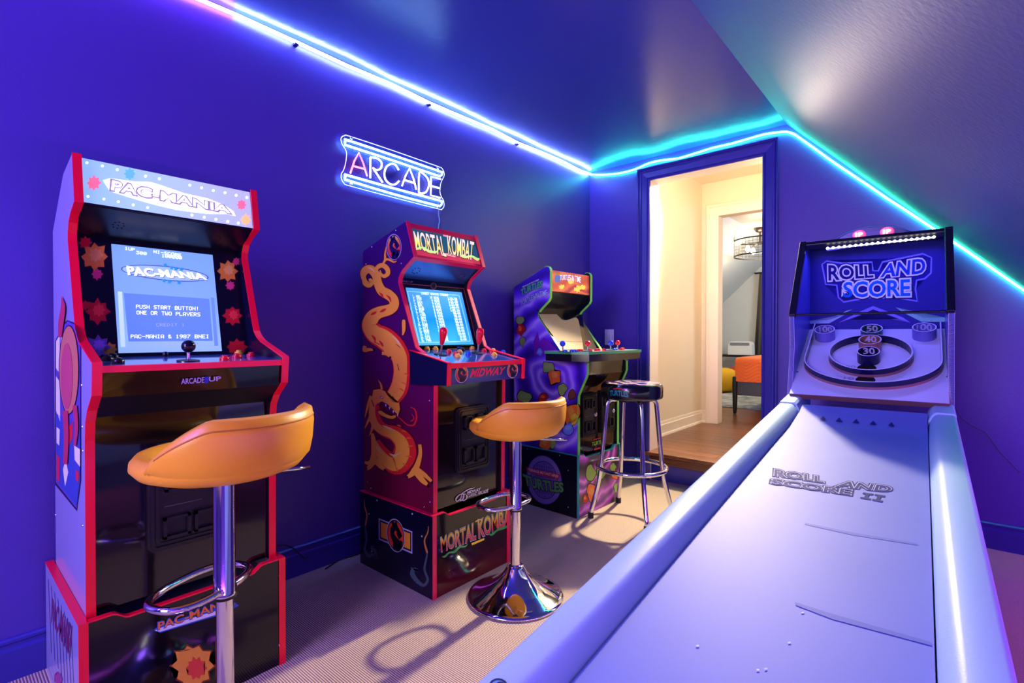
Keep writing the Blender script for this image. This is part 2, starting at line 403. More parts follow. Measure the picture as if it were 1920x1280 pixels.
bm = BM(); prism(bm, [(0, 0), (.026, 0), (.022, .014), (.014, .02), (.014, .085), (.009, .092), (.009, .1), (.006, .113), (0, .113)], lambda u, v, w_: Vector((w_, YH-u, FH+v)), .308, .355); st('baseboard_hall_back', bm, WHITE_TRIM)
# bedroom shell beyond
GREYW = mat('pale_grey_wall_paint', (206, 212, 212), .7)
GY = 8.6
bm = BM(); box(bm, -2.6, 2.6, GY, GY+.1, 0, 2.6); st('wall_bedroom_far', bm, GREYW)
bm = BM(); box(bm, 2.5, 2.6, YH+.115, GY, 0, 2.6); box(bm, -2.6, -2.5, YH+.115, GY, 0, 2.6); st('wall_bedroom_sides', bm, GREYW)
bm = BM(); box(bm, -.02, 2.6, YH+.1, GY, HC, HC+.1); st('ceiling_bedroom', bm, mat('white_ceiling_paint', (225, 220, 214), .35, bump=.15, bscale=5))
bm = BM(); prism(bm, [(.08, HC), (-2.5, HC-2.58*.949), (-2.6, HC-2.4), (0, HC+.1)], YW, YH+.115, GY); st('ceiling_bedroom_slope', bm, mat('pale_slope_paint', (196, 208, 212), .6))

# ------------------------------------------------------------------ LED strip along the top of the walls
def emat(name, c, s):
    m = bpy.data.materials.new(name); m.use_nodes = True; n = m.node_tree.nodes; b = n['Principled BSDF']
    b.inputs['Base Color'].default_value = (.8, .8, .8, 1); b.inputs['Emission Color'].default_value = (*c, 1); b.inputs['Emission Strength'].default_value = s; return m
led = empty('led_strip', (0.02, 1.0, 2.15), 0, 'glowing flexible light strip running along the tops of the blue walls', 'light strip')
farw = Plane((0, D-.016, 0), (0, -1, 0))
def far(px): return [tuple(farw(x, y)) for x, y in px]
fp = far([(1106, 327), (1130, 327.5), (1160, 325), (1190, 317.5), (1215, 306.5), (1240, 300.5), (1270, 297), (1300, 288.5), (1335, 277.5), (1370, 269.5), (1400, 261), (1430, 252.5), (1455, 248.5), (1475, 247), (1490, 252)])
sp = far([(1490, 252), (1510, 266), (1531, 281), (1560, 302), (1597, 327), (1630, 349), (1662, 371), (1700, 395.5), (1738, 420.5), (1800, 462), (1860, 503), (1920, 544), (2000, 598)])
sl_end = sp[-1]
sp_end_ = lambda t: (sl_end[0] + (XR-.02-sl_end[0])*t, D-.016, sl_end[2] + (zr-.02-sl_end[2])*t)
lp = [(.016, YB+.02, H-.016)] + [(.016 + .003*math.sin(i*1.7), YB+.1+(D-YB-.25)*i/24, H-.020+.005*math.sin(i*2.3)) for i in range(25)] + [(.018, D-.02, fp[0][2])]
cut = 15
bm = BM(); tube(bm, lp[:cut+1], .0065, 6); ob('strip_run', bm, emat('led_violet', (.38, .16, 1.0), 60), led, True)
bm = BM(); tube(bm, lp[cut:], .0065, 6); ob('strip_run', bm, emat('led_ice_blue', (.24, .38, 1.0), 62), led, True)
bm = BM(); tube(bm, smooth_pts([lp[-1]]+fp, 3), .0055, 6); ob('strip_run', bm, emat('led_cyan', (.03, 1.0, .62), 46), led, True)
bm = BM(); tube(bm, smooth_pts(sp, 3), .0055, 6); ob('strip_run', bm, emat('led_sea_green', (.03, 1.0, .40), 46), led, True)
zk = zr - .02
vio = emat('led_magenta', (.75, .10, 1.0), 110)
bm = BM(); tube(bm, [sp_end_(t) for t in (0, 1)], .0055, 6); ob('strip_run', bm, emat('led_indigo', (.22, .2, 1.0), 70), led, True)
bm = BM(); tube(bm, [(XR-.02, D-.02, zk), (XR-.02, YB+.02, zk)], .0055, 6); ob('strip_run', bm, vio, led, True)
bm = BM()
for i in (16, 19, 22): p = lp[i]; box(bm, p[0]-.016, p[0]+.004, p[1]-.008, p[1]+.008, p[2]-.012, p[2]-.004)
ob('mounting_clips', bm, BLACK, led)

# ------------------------------------------------------------------ arcade cabinets
def offs(path, d):
    """path of (x, z) offset to its front side, mitred"""
    out = []
    for i, p in enumerate(path):
        def nrm(a, b):
            dx, dz = b[0]-a[0], b[1]-a[1]; l = math.hypot(dx, dz); return (-dz/l, dx/l)
        ns = []
        if i > 0: ns.append(nrm(path[i-1], p))
        if i < len(path)-1: ns.append(nrm(p, path[i+1]))
        nx = sum(n[0] for n in ns); nz = sum(n[1] for n in ns); l = math.hypot(nx, nz); nx /= l; nz /= l
        k = d/max(.4, nx*ns[0][0]+nz*ns[0][1]); out.append((p[0]+nx*k, p[1]+nz*k))
    return out
def arc(c, r, a0, a1, n=5): return [(c[0]+r*math.cos(R(a0+(a1-a0)*k/n)), c[1]+r*math.sin(R(a0+(a1-a0)*k/n))) for k in range(n+1)]
def side(root, W, back, front, y0, t, m, mt, d=.004, trim_m=None):
    """one side panel (outline = back points + front path) with its edge moulding; W maps (x, y, z) to the world"""
    fn = lambda u, v, w_: W(u, w_, v)
    bm = BM(); prism(bm, back + front, fn, y0, y0+t); p = ob('side_panel', bm, m, root)
    bm = BM(); prism(bm, front + offs(front, d)[::-1], fn, y0-.0012, y0+t+.0012); ob('edge_trim', bm, mt, p); return p
def slab(name, root, W, a, b, y0, y1, t, m, label=None):
    """flat panel between two (x, z) points across the cabinet, thickness t behind its face"""
    t = abs(t); dx, dz = b[0]-a[0], b[1]-a[1]; l = math.hypot(dx, dz); n = (dz/l*t, -dx/l*t)
    bm = BM(); prism(bm, [a, b, (b[0]+n[0], b[1]+n[1]), (a[0]+n[0], a[1]+n[1])], lambda u, v, w_: W(u, w_, v), y0, y1)
    return ob(name, bm, m, root, label=label)
def coin_door(root, W, x, y0, y1, z0, z1, lock=.5, slots=2, line=None):
    """black moulded coin door standing proud of the front panel at x"""
    pl = mat('coin_door_plastic', (24, 22, 26), .32, bump=.05, bscale=300)
    def rr(a, b, c, d, r): return arc((b-r, d-r), r, 0, 90, 3)+arc((a+r, d-r), r, 90, 180, 3)+arc((a+r, c+r), r, 180, 270, 3)+arc((b-r, c+r), r, 270, 360, 3)
    f = lambda u, v, w_: W(w_, u, v)
    bm = BM(); prism(bm, rr(y0, y1, z0, z1, .018), f, x-.002, x+.012); d = ob('coin_door', bm, pl, root)
    bm = BM()
    for k, (o, a, b) in enumerate(((.006, .012, .017), (.016, .012, .016))):
        O = rr(y0+o, y1-o, z0+o, z1-o, .014); I = rr(y0+o+.006, y1-o-.006, z0+o+.006, z1-o-.006, .010)
        A = [bm.verts.new(f(u, v, x+.012)) for u, v in O]; B = [bm.verts.new(f(u, v, x+b)) for u, v in O]
        c = [bm.verts.new(f(u, v, x+b)) for u, v in I]; e = [bm.verts.new(f(u, v, x+.012)) for u, v in I]; n = len(A)
        for i in range(n):
            j = (i+1) % n
            for P, Q in ((A, B), (B, c), (c, e)): bm.faces.new((P[i], P[j], Q[j], Q[i]))
    ob('door_rim', bm, pl, d)
    wd = y1-y0; hh = z1-z0
    def fr(nm, a, b, c, e):
        bm = BM()
        for (p, q, r_, s) in ((a, b, c, c+.007), (a, b, e-.007, e), (a, a+.007, c, e), (b-.007, b, c, e)):
            prism(bm, [(p, r_), (q, r_), (q, s), (p, s)], f, x+.011, x+.024)
        ob(nm, bm, pl, d)
        bm = BM(); prism(bm, [(a, c), (b, c), (b, e), (a, e)], f, x+.0115, x+.0135); ob('slot_plate', bm, BLACK, d)
    for k in range(slots):
        a = y0 + wd*(.16+.36*k); fr('coin_return', a, a+wd*.31, z0+hh*.13, z0+hh*.37)
        fr('coin_slot', a+wd*.02, a+wd*.27, z0+hh*.66, z0+hh*.87)
    bm = BM(); M = frame(W(x+.012, y0+wd*.84, z0+hh*.50), W(0, 1, 0)-W(0, 0, 0), W(0, 0, 1)-W(0, 0, 0), W(1, 0, 0)-W(0, 0, 0))
    lathe(bm, [(0, .012), (.004, .012), (.0045, .010), (.010, .011), (.012, .008), (.012, 0)], 16, M); ob('lock', bm, CHROME, d, smooth=True)
    bm = BM(); prism(bm, [(y0+wd*.18, z0+hh*.485), (y0+wd*.62, z0+hh*.485), (y0+wd*.62, z0+hh*.492), (y0+wd*.18, z0+hh*.492)], f, x+.011, x+.0135); ob('insert_line', bm, mat('coin_door_line', (90, 85, 90), .5), d)
    return d
def button(root, p, n, c, r=.0145):
    up = Vector(n).normalized(); a = up.cross(Vector((0, 1, 0))).normalized(); b = up.cross(a)
    bm = BM(); lathe(bm, [(r, 0), (r, .005), (r*.9, .008), (r*.72, .008), (r*.70, .006), (r*.66, .012), (r*.5, .0135), (0, .0135)], 16, frame(p, a, b, up)); return ob('button', bm, flat('button_%s' % c, BC[c], .25), root, smooth='auto')
BC = dict(red=(235, 25, 45), yellow=(245, 205, 60), blue=(30, 80, 210), black=(15, 15, 22), green=(20, 60, 50), teal=(30, 140, 190))
def joystick(root, p, n, kind, c, h=.055, r=.0165):
    up = Vector(n).normalized(); a = up.cross(Vector((0, 1, 0))).normalized(); b = up.cross(a); M = frame(p, a, b, up)
    bm = BM(); lathe(bm, [(.026, 0), (.026, .0025), (.012, .005), (.0045, .006), (.0045, h)], 20, M); j = ob('joystick', bm, mat('joystick_shaft', (150, 155, 165), .2, metal=1), root, smooth='auto')
    bm = BM(); lathe(bm, [(.0262, .0005), (.0262, .0032), (.011, .0056), (.0062, .0062)], 20, M); ob('dust_washer', bm, BLACK, j, smooth='auto')
    bm = BM()
    if kind == 'ball': prof = [(0, h-r*.2)] + [(r*math.sin(PI*k/10), h+r*.8-r*math.cos(PI*k/10)) for k in range(1, 10)] + [(0, h+r*1.8)]
    else: prof = [(.006, h-.022), (.009, h-.016), (.0115, h), (.0155, h+.022), (.0165, h+.032), (.014, h+.042), (.008, h+.047), (0, h+.048)]
    lathe(bm, prof, 20, M); ob('joystick_knob', bm, flat('knob_%s' % c, BC[c], .12), j, smooth=True); return j
def riser(root, W, x0, x1, y0, y1, h, m_side, m_front, mt, dip=.018, t=.016, top_m=None):
    """open base box with edge moulding and a front board whose top edge dips in the middle"""
    fs = lambda u, v, w_: W(u, w_, v)
    bm = BM(); prism(bm, [(x0, 0), (x1, 0), (x1, h), (x0, h)], fs, y0, y0+t); prism(bm, [(x0, 0), (x1, 0), (x1, h), (x0, h)], fs, y1-t, y1)
    prism(bm, [(x0, 0), (x0+t, 0), (x0+t, h), (x0, h)], fs, y0+t, y1-t); prism(bm, [(x0+t, h-.07), (x1-t, h-.07), (x1-t, h-.055), (x0+t, h-.055)], fs, y0+t, y1-t)
    r = ob('riser', bm, m_side, root)
    Wd = y1-y0; k = .13*Wd; s = .07*Wd
    top = [(y0+t, h)] + [(y0+k+s*q, h-dip*(1-math.cos(PI*q))/2) for q in (0, .25, .5, .75, 1)] + [(y1-k-s*q, h-dip*(1-math.cos(PI*q))/2) for q in (1, .75, .5, .25, 0)] + [(y1-t, h)]
    ff = lambda u, v, w_: W(w_, u, v)
    bm = BM(); prism(bm, [(y1-t, 0), (y0+t, 0)] + top, ff, x1-.014, x1-.001); ob('riser_front', bm, m_front, r)
    bm = BM()
    prism(bm, top + [(u, v+.004) for u, v in top[::-1]], ff, x1-.015, x1+.0005)
    for a in (y0, y1-t):
        prism(bm, [(a-.001, h), (a+t+.001, h), (a+t+.001, h+.004), (a-.001, h+.004)], ff, x0, x1+.003)
        prism(bm, [(a-.001, 0), (a+t+.001, 0), (a+t+.001, h), (a-.001, h)], ff, x1, x1+.003)
    ob('riser_trim', bm, mt, r); return r
def screws(root, pl, pts, r=.0045, m=None):
    for x, y in pts:
        p = pl(x, y); n = pl.n; a = n.cross(Vector((0, 0, 1))).normalized(); b = n.cross(a)
        bm = BM(); lathe(bm, [(r, 0), (r*.8, .0015), (0, .002)], 8, frame(p, a, b, n)); ob('screw', bm, m or BOLT, root, smooth=True)
def rounded_screen(root, W, a, b, y0, y1, m, name='screen'): return slab(name, root, W, a, b, y0, y1, .004, m)

# ---- 1: lavender cabinet with red edging
I = lambda x, y, z: Vector((x, y, z))
c1 = empty('arcade_cabinet', (.29, .46, 0), 0, 'arcade cabinet with pale lavender sides, red edging and a lit white marquee, nearest the camera', 'arcade machine', 'arcade machines along the wall')
LAV = mat('lavender_laminate', (150, 152, 196), .30, coat=.4)
back = [(.495, .316), (.06, .316), (.06, 1.29), (.238, 1.418)]
front = [(.372, 1.444), (.395, 1.320), (.345, 1.300), (.318, 1.281), (.304, 1.255), (.303, 1.235), (.380, 1.03), (.392, 1.0), (.412, .982), (.44, .968), (.587, .924), (.579, .853), (.530, .815), (.508, .785), (.500, .74), (.495, .316)]
Y0, Y1, T = .240, .682, .016
back_ = back[1:]
p1 = side(c1, I, back_, front, Y0, T, LAV, RED)
p1b = side(c1, I, back_, front, Y1-T, T, mat('black_side_laminate', (12, 12, 40), .2), RED)
ya, yb = Y0+T, Y1-T
bm = BM(); prism(bm, [(.065, .32), (.08, .32), (.08, 1.28), (.065, 1.28)], XZ, ya, yb); ob('back_panel', bm, BLACK, c1)
bm = BM(); prism(bm, [(.065, 1.272), (.24, 1.408), (.36, 1.434), (.36, 1.424), (.245, 1.398), (.08, 1.268)], XZ, ya, yb); ob('top_panel', bm, BLACK, c1)
MARQ = ramp_mat('marquee_sky_print', [(0, (130, 175, 215)), (.35, (150, 185, 225)), (1, (165, 170, 228))], 1, .2, 1.05)
mq = slab('marquee', c1, I, (.366, 1.438), (.388, 1.322), ya, yb, -.03, MARQ)
slab('marquee_lower_rail', c1, I, (.388, 1.322), (.389, 1.317), ya, yb, -.03, BLACK)
sp1 = slab('speaker_panel', c1, I, (.385, 1.315), (.274, 1.255), ya, yb, -.012, BEZEL)
bz = slab('bezel', c1, I, (.274, 1.255), (.3535, .925), ya, yb, -.012, BEZEL)
dxn = Vector((.33, 0, .0795)).normalized()
bzp = Plane((.274, 0, 1.255), dxn); mqp = Plane((.366, 0, 1.438), (.116, 0, .022)); spp = Plane((.385, 0, 1.315), (.06, 0, -.111))
SCR = ramp_mat('screen_sky_glow', [(0, (150, 185, 235)), (.5, (120, 165, 225)), (1, (112, 160, 222))], 2, .15, .9)
def bzpt(t): return (.274+.0795*t, 1.255-.33*t)
def onface(a, b, t, lift):  # point at fraction t along a face a-b lifted off its front
    dx, dz = b[0]-a[0], b[1]-a[1]; l = math.hypot(dx, dz); return (a[0]+dx*t-dz/l*lift, a[1]+dz*t+dx/l*lift)
sa, sb = onface((.274, 1.255), (.3535, .925), .045, .0025), onface((.274, 1.255), (.3535, .925), .955, .0025)
sc = slab('screen', c1, I, sa, sb, .334, .588, -.004, SCR)
scp = Plane(I(*[sa[0], 0, sa[1]]), dxn)
decal('screen_panel_print', [[(232, 549), (392, 560), (399, 639), (241, 640)]], scp, flat('screen_box', (96, 138, 208), .2, .8), sc, .0012)
decal('screen_bar', [[(221, 546), (229, 547), (235, 650), (227, 650)]], scp, flat('screen_bar_white', (190, 222, 245), .2, .9), sc, .0014)
decal('screen_bar', [[(395, 557), (401, 558), (409, 648), (402, 648)]], scp, flat('screen_bar_dim', (105, 145, 205), .2, .8), sc, .0014)
SW = flat('screen_white', (250, 250, 250), .3, 1.2)
def pq(pl, bl, br, tr, tl, lift=.0018): return quad(pl, bl, br, tr, tl, lift)
for s, q in (('1UP', ((234, 468), (253, 470.5), (253, 465), (234, 462))), ('300', ((255, 476), (275, 478), (275, 472.5), (255, 470))), ('HI-SCORE', ((288, 474), (340, 481), (340, 475.5), (288, 468.5))), ('100000', ((303, 482), (341, 486), (341, 480), (303, 476))),
             ('PUSH START BUTTON!', ((255, 578), (373, 582), (373, 575), (255, 571))), ('ONE OR TWO PLAYERS', ((256, 589), (375.5, 593), (375.5, 586), (256, 582))), ('CREDIT 1', ((293, 612), (346, 611), (346, 606.5), (293, 605.5))),
             ('PAC-MANIA & 1987 BNEI', ((245, 634), (392, 634), (392, 627), (245, 627)))):
    pixtext('screen_lettering', [(s, 0, 1, 0, 1)], pq(scp, *q), flat('screen_dim_white', (160, 175, 225), .3, .7) if 'CRED' in s else SW, sc, scp.n)
decal('screen_logo_swoosh', [ell(309, 512, 82, 13.5, 36, 0, .10)], scp, flat('screen_logo_edge', (60, 75, 140), .3, .5), sc, .0014)
decal('screen_logo_swoosh', [ell(309, 512, 80, 12, 36, 0, .10)], scp, flat('screen_logo_fill', (150, 190, 235), .3, .8), sc, .0016)
for dx, dy, m_ in ((1.0, 1.2, flat('screen_logo_edge', (60, 75, 140), .3, .5)), (0, 0, SW)):
    ptext('screen_logo', 'PAC-MANIA', scp, ((241+dx, 515+dy), (387+dx, 524+dy), (380+dx, 513+dy), (238+dx, 499+dy)), m_, sc, .04, 0, .002+.0004*(dx == 0))
decal('screen_logo_stars', [burst(x, y, 5, 5, .45) for x, y in ((310, 497), (322, 502), (330, 504), (340, 505), (308, 526), (318, 528), (336, 530))], scp, flat('screen_teal', (40, 150, 190), .3, .7), sc, .0026)
# marquee print
decal('marquee_glow_shape', [[(193, 338), (206, 334), (250, 340), (282, 341), (302, 347), (345, 362), (390, 372), (420, 384), (438, 396), (442, 405), (425, 401), (395, 401), (365, 398), (330, 393), (300, 386), (270, 378), (240, 369), (206, 358)]], mqp, flat('marquee_white_glow', (255, 246, 232), .3, 1.3), mq, .0008)
ptext('marquee_lettering', 'PAC-MANIA', mqp, ((208, 357), (432, 401), (431, 387), (210, 337)), flat('marquee_letter_edge', (150, 140, 165), .3, .6), mq, .075, 0, .0015)
ptext('marquee_lettering', 'PAC-MANIA', mqp, ((209, 356), (431, 399.5), (430, 387), (211, 338)), flat('marquee_letter_white', (255, 252, 246), .3, 4), mq, .01, 0, .0021)
decal('marquee_star_print', [burst(176, 343, 15, 8, .7, .9)], mqp, flat('marquee_pink', (235, 110, 130), .3, .9), mq)
decal('marquee_star_print', [burst(453, 384, 10, 8, .7, .9)], mqp, flat('marquee_pink', (235, 110, 130), .3, .9), mq)
decal('marquee_star_print', [burst(461, 412, 11, 8, .7, .95)], mqp, flat('marquee_orange', (250, 185, 110), .3, 1), mq)
decal('marquee_star_print', [burst(243, 326, 12, 8, .7, .95)], mqp, flat('marquee_teal', (95, 180, 215), .3, .9), mq)
decals('marquee_dot', [ell(x, y, 2.6, 2.4, 10) for x, y in [(163, 305), (192, 311), (220, 318), (273, 330), (299, 335), (356, 347), (378, 352), (400, 357), (422, 361), (443, 366), (463, 370), (165, 368), (195, 373), (222, 378), (250, 384), (277, 389), (360, 403), (383, 407), (405, 411), (427, 415), (447, 418)]], mqp, flat('marquee_dot_glow', (240, 250, 215), .3, 1.6), mq)
for s, q in (('ARCADE', ((270, 451), (321, 456), (321, 446), (270, 440))), ('1', ((323, 456), (326.5, 456.5), (326.5, 446), (323, 445.5))), ('UP', ((330, 454.5), (348, 456), (348, 449.5), (330, 447.5)))):
    ptext('speaker_panel_lettering', s, spp if False else bzp, q, flat('lavender_print', (150, 140, 205), .4) if s != '1' else flat('dark_blue_print', (30, 40, 130), .4), bz, .01, 0, .001)
bm = BM()
for cx, cy in ((.33, .34), (.33, .58)):
    for dx, dy in ((0, 0), (.012, 0), (-.012, 0), (0, .012), (0, -.012), (.009, .009), (-.009, -.009), (.009, -.009), (-.009, .009)):
        p = Vector((cx+dx, cy+dy, 1.315-(.385-cx-dx)*.06/.111)); nn = Vector((.06, 0, -.111)).normalized()
        bmesh.ops.create_circle(bm, cap_ends=True, segments=6, radius=.0022, matrix=Matrix.Translation(p+nn*.0006) @ nn.to_track_quat('Z', 'Y').to_matrix().to_4x4())
ob('speaker_holes', bm, flat('hole_dark', (2, 2, 4), .8), sp1)
# bezel art: plain starbursts in the print's colours
for (x, y, r_, sx, cc) in ((177, 481, 27, .95, 'y'), (160, 455, 12, 1, 'r'), (182, 514, 11, 1, 'p'), (183, 584, 24, .95, 'r'), (160, 572, 9, 1.2, 'r'), (184, 650, 22, 1.1, 'v'), (205, 655, 13, 1.2, 'o'), (427, 508, 21, .9, 'y'), (443, 490, 8, .9, 'p'), (432, 535, 9, 1, 'p'), (436, 592, 18, 1, 'r'), (444, 650, 15, 1.3, 'r')):
    m_ = dict(y=ORANGE, r=DRED, p=PINKP, v=PURP, o=ORANGE)[cc]
    decal('bezel_burst_print', [burst(x, y, r_+1.6, 8, .72, sx)], bzp, flat('burst_edge', (90, 20, 40)), bz, .0006)
    decal('bezel_burst_print', [burst(x, y, r_, 8, .72, sx)], bzp, m_, bz, .001)
    if r_ > 17: decal('bezel_burst_print', [burst(x+r_*.1, y-r_*.12, r_*.55, 8, .7, sx)], bzp, dict(y=flat('pale_orange', (245, 195, 90)), r=flat('hot_red', (250, 70, 60)), v=flat('pale_violet', (170, 120, 230)))[cc], bz, .0014)
# control deck
DECKB = mat('deck_blue_glossy', (70, 110, 190), .12, coat=.5)
dk = slab('control_deck', c1, I, (.3535, .930), (.582, .917), ya, yb, -.012, DECKB)
bm = BM(); prism(bm, [(.570, .918), (.5845, .917), (.583, .902), (.570, .902)], XZ, ya, yb); ob('deck_trim', bm, RED, dk)
dkp = Plane((.3535, 0, .930), (.013, 0, .2285)); dn = Vector((.0568, 0, 1))
fp1 = slab('deck_front', c1, I, (.578, .902), (.570, .845), ya, yb, -.012, BLACKG)
fpp = Plane((.578, 0, .902), (.057, 0, .008))
for s, q, m_ in (('ARCADE', ((340, 720), (383, 717), (383, 707), (340, 710)), 'a'), ('1', ((385, 718), (389.5, 717.5), (389.5, 706), (385, 706.5)), 'b'), ('UP', ((392, 715), (414, 713.5), (414, 705.5), (392, 706.5)), 'a')):
    ptext('deck_lettering', s, fpp, q, flat('lavender_print2', (185, 170, 225), .4) if m_ == 'a' else flat('dark_blue_print2', (50, 60, 190), .4), fp1, .02)
slab('deck_underside', c1, I, (.570, .845), (.49, .79), ya, yb, -.012, BLACK)
fr1 = slab('front_panel', c1, I, (.487, .80), (.484, .32), ya, yb, -.012, BLACKG)
joystick(dk, dkp(353, 677), dn, 'ball', 'black', .026)
for (x, y, c_) in ((421, 675, 'red'), (444, 671, 'red'), (471, 668, 'red'), (448, 664, 'yellow'), (202, 676, 'black'), (222, 681, 'black'), (212, 672, 'black'), (310, 668, 'black')):
    button(dk, dkp(x, y), dn, c_, .0125 if x != 310 else .008)
coin_door(c1, I, .4855, .362, .56, .43, .66)
r1 = riser(c1, I, .02, .522, .222, .699, .316, LAV, mat('black_gloss_print_board', (14, 11, 16), .10), RED)
# side art of the near panel: plain tall shapes in the print's colours
s1 = Plane((0, Y0, 0), (0, -1, 0))
decal('side_art_outline', [[(103, 640), (112, 622), (118, 608), (126, 600), (140, 605), (152, 650), (152, 900), (144, 958), (103, 908)]], s1, BLACKP, p1, .0006)
decal('side_art_field', [[(104.5, 640), (113, 624), (119, 610), (127, 602), (139, 608), (150.5, 652), (150.5, 898), (143.5, 953), (104.5, 904)]], s1, flat('side_art_violet', (90, 70, 170)), p1, .001)
decals('side_art_stripe', [[(105, 640), (112, 628), (112, 700), (105, 690)], [(105, 705), (112, 715), (113, 790), (105, 770)], [(114, 628), (118, 622), (116, 720), (113, 705)]], s1, WHITEP, p1, .0014)
decal('side_art_scene', [[(105, 775), (150, 800), (150, 895), (143, 948), (105, 900)]], s1, flat('side_art_blue', (50, 75, 165)), p1, .0014)
decals('side_art_block', [[(106, 800), (112, 805), (111, 835), (106, 830)], [(139, 835), (150, 842), (150, 875), (140, 862)], [(118, 880), (123, 862), (128, 885), (122, 912)]], s1, WHITEP, p1, .0018)
decals('side_art_block', [[(106, 850), (112, 858), (111, 905), (106, 898)], [(142, 880), (148, 885), (147, 905), (142, 898)], [(128, 800), (137, 790), (136, 820), (129, 835)]], s1, DRED, p1, .0018)
decal('side_art_oval', [ell(129, 693, 19, 84, 32)], s1, BLACKP, p1, .002)
decal('side_art_oval', [ell(129, 693, 17.6, 82, 32)], s1, flat('side_art_orange', (205, 125, 80)), p1, .0026)
decal('side_art_oval', [ell(125, 705, 11, 62, 26)], s1, flat('side_art_rose', (200, 80, 90)), p1, .0032)
ribbons('side_art_flame', [[(115, 555, .3), (118, 575, 4), (114, 605, 5), (112, 632, 3)], [(122, 770, 5), (124, 820, 4.5), (122, 870, 4)], [(140, 760, 4), (143, 800, 3.5), (140, 835, 2.5)]], s1, flat('side_art_red', (190, 50, 70)), p1, .0036)
screws(p1, s1, [(153, 722), (154, 800), (104, 965), (155, 845), (155, 985)], .004)
rs1 = Plane((0, .222, 0), (0, -1, 0)); rf1 = Plane((.5215, 0, 0), (1, 0, 0))
decals('riser_side_lines', [[(90+i*6, 1085+i*12), (90.8+i*6, 1087+i*12), (96.8+i*6.2, 1225+i*14), (96+i*6.2, 1224+i*14)] for i in range(8)], rs1, flat('riser_line_print', (60, 45, 120)), r1, .0006)
ptext('riser_side_lettering', 'PAC-MANIA', rs1, ((96, 1165), (131, 1230), (137, 1178), (97, 1122)), flat('side_maroon', (120, 40, 90)), r1, .03)
decal('riser_side_burst', [burst(109, 1272, 14, 7, .7, .55)], rs1, flat('side_magenta', (150, 30, 130)), r1, .001)
decal('riser_swoosh', [[(288, 1180), (300, 1172), (380, 1145), (440, 1128), (448, 1135), (420, 1150), (300, 1186)]], rf1, BLUEP, r1, .0006)
decal('riser_swoosh', [[(290, 1182), (300, 1177), (380, 1152), (430, 1138), (425, 1146), (300, 1184)]], rf1, WHITEP, r1, .001)
ptext('riser_lettering', 'PAC-MANIA', rf1, ((296, 1181), (440, 1134), (438, 1118), (296, 1166)), flat('riser_blue_edge', (60, 80, 190)), r1, .05, lift=.0012)
ptext('riser_lettering', 'PAC-MANIA', rf1, ((297, 1180), (440, 1133), (438, 1119), (297, 1167)), flat('riser_orange', (240, 130, 40)), r1, .02, lift=.0016)
decal('riser_burst_print', [burst(362, 1248, 47, 10, .78, .9)], rf1, flat('burst_edge2', (120, 40, 20)), r1, .0006)
decal('riser_burst_print', [burst(362, 1248, 43, 10, .78, .9)], rf1, ORANGE, r1, .001)
decal('riser_burst_print', [burst(368, 1252, 22, 10, .75, .9)], rf1, flat('burst_red_core', (225, 70, 50)), r1, .0014)
screws(r1, rf1, [(156, 1214), (526, 1078), (526, 1209)], .0055)

# ---- 2: maroon cabinet with dragon side
c2 = empty('arcade_cabinet', (.34, 1.44, 0), 0, 'arcade cabinet with maroon side bearing a long orange dragon and magenta edging', 'arcade machine', 'arcade machines along the wall')
MAR = ramp_mat('maroon_print_laminate', [(0, (112, 8, 42)), (.45, (84, 6, 66)), (1, (46, 8, 92))], 2, .3)
MAG = mat('magenta_edge_moulding', (232, 20, 76), .3)
back = [(.10, .312), (.10, 1.345), (.108, 1.356)]
front = [(.403, 1.440), (.452, 1.296), (.383, 1.252), (.368, 1.238), (.357, 1.220), (.354, 1.20), (.462, .940), (.50, .92), (.566, .85), (.571, .80), (.566, .312)]
Y0, Y1 = 1.242, 1.640
p2 = side(c2, I, back, front, Y0, T, MAR, MAG); p2b = side(c2, I, back, front, Y1-T, T, BLACK, MAG)
ya, yb = Y0+T, Y1-T
bm = BM(); prism(bm, [(.105, .32), (.12, .32), (.12, 1.34), (.105, 1.34)], XZ, ya, yb); ob('back_panel', bm, BLACK, c2)
slab('top_panel', c2, I, (.115, 1.352), (.398, 1.434), ya, yb, .012, BLACK)
slab('marquee_upper_rail', c2, I, (.402, 1.438), (.409, 1.418), ya, yb, -.014, MAG)
MQ2 = ramp_mat('marquee_teal_red_print', [(0, (215, 60, 75)), (.22, (205, 60, 80)), (.32, (40, 95, 110)), (1, (30, 100, 115))], 2, .2, .55)
mq2 = slab('marquee', c2, I, (.404, 1.418), (.443, 1.306), ya, yb, -.02, MQ2)
slab('marquee_lower_rail', c2, I, (.443, 1.306), (.449, 1.296), ya, yb, -.022, MAG)
mp2 = Plane((.404, 0, 1.418), (.112, 0, .039))
MKG = ramp_mat('marquee_letter_gradient', [(0, (255, 235, 190)), (.45, (248, 232, 110)), (1, (250, 252, 235))], 2, .3, .8)
GLOWG = flat('marquee_green_dragon', (190, 235, 120), .3, .9)
for s, q in (('MORTAL', ((780, 466), (837, 481), (831, 444), (775, 433))), ('KOMBAT', ((841, 475), (886, 487.5), (889, 454), (838, 441)))):
    ptext('marquee_lettering', s, mp2, q, flat('marquee_letter_outline', (110, 60, 40), .3, .3), mq2, .05, 0, .0008)
    ptext('marquee_lettering', s, mp2, q, MKG, mq2, .012, 0, .0014)
ribbons('marquee_creature_print', [[(773, 458, 1), (780, 466, 2.2), (793, 464, 1.6), (805, 471, 2.4), (818, 472, 1.6), (822, 466, .8)], [(862, 477, .8), (872, 482, 2), (884, 480, 1.6), (895, 486, 2.4), (899, 484, 1.0)]], mp2, GLOWG, mq2, .0018)
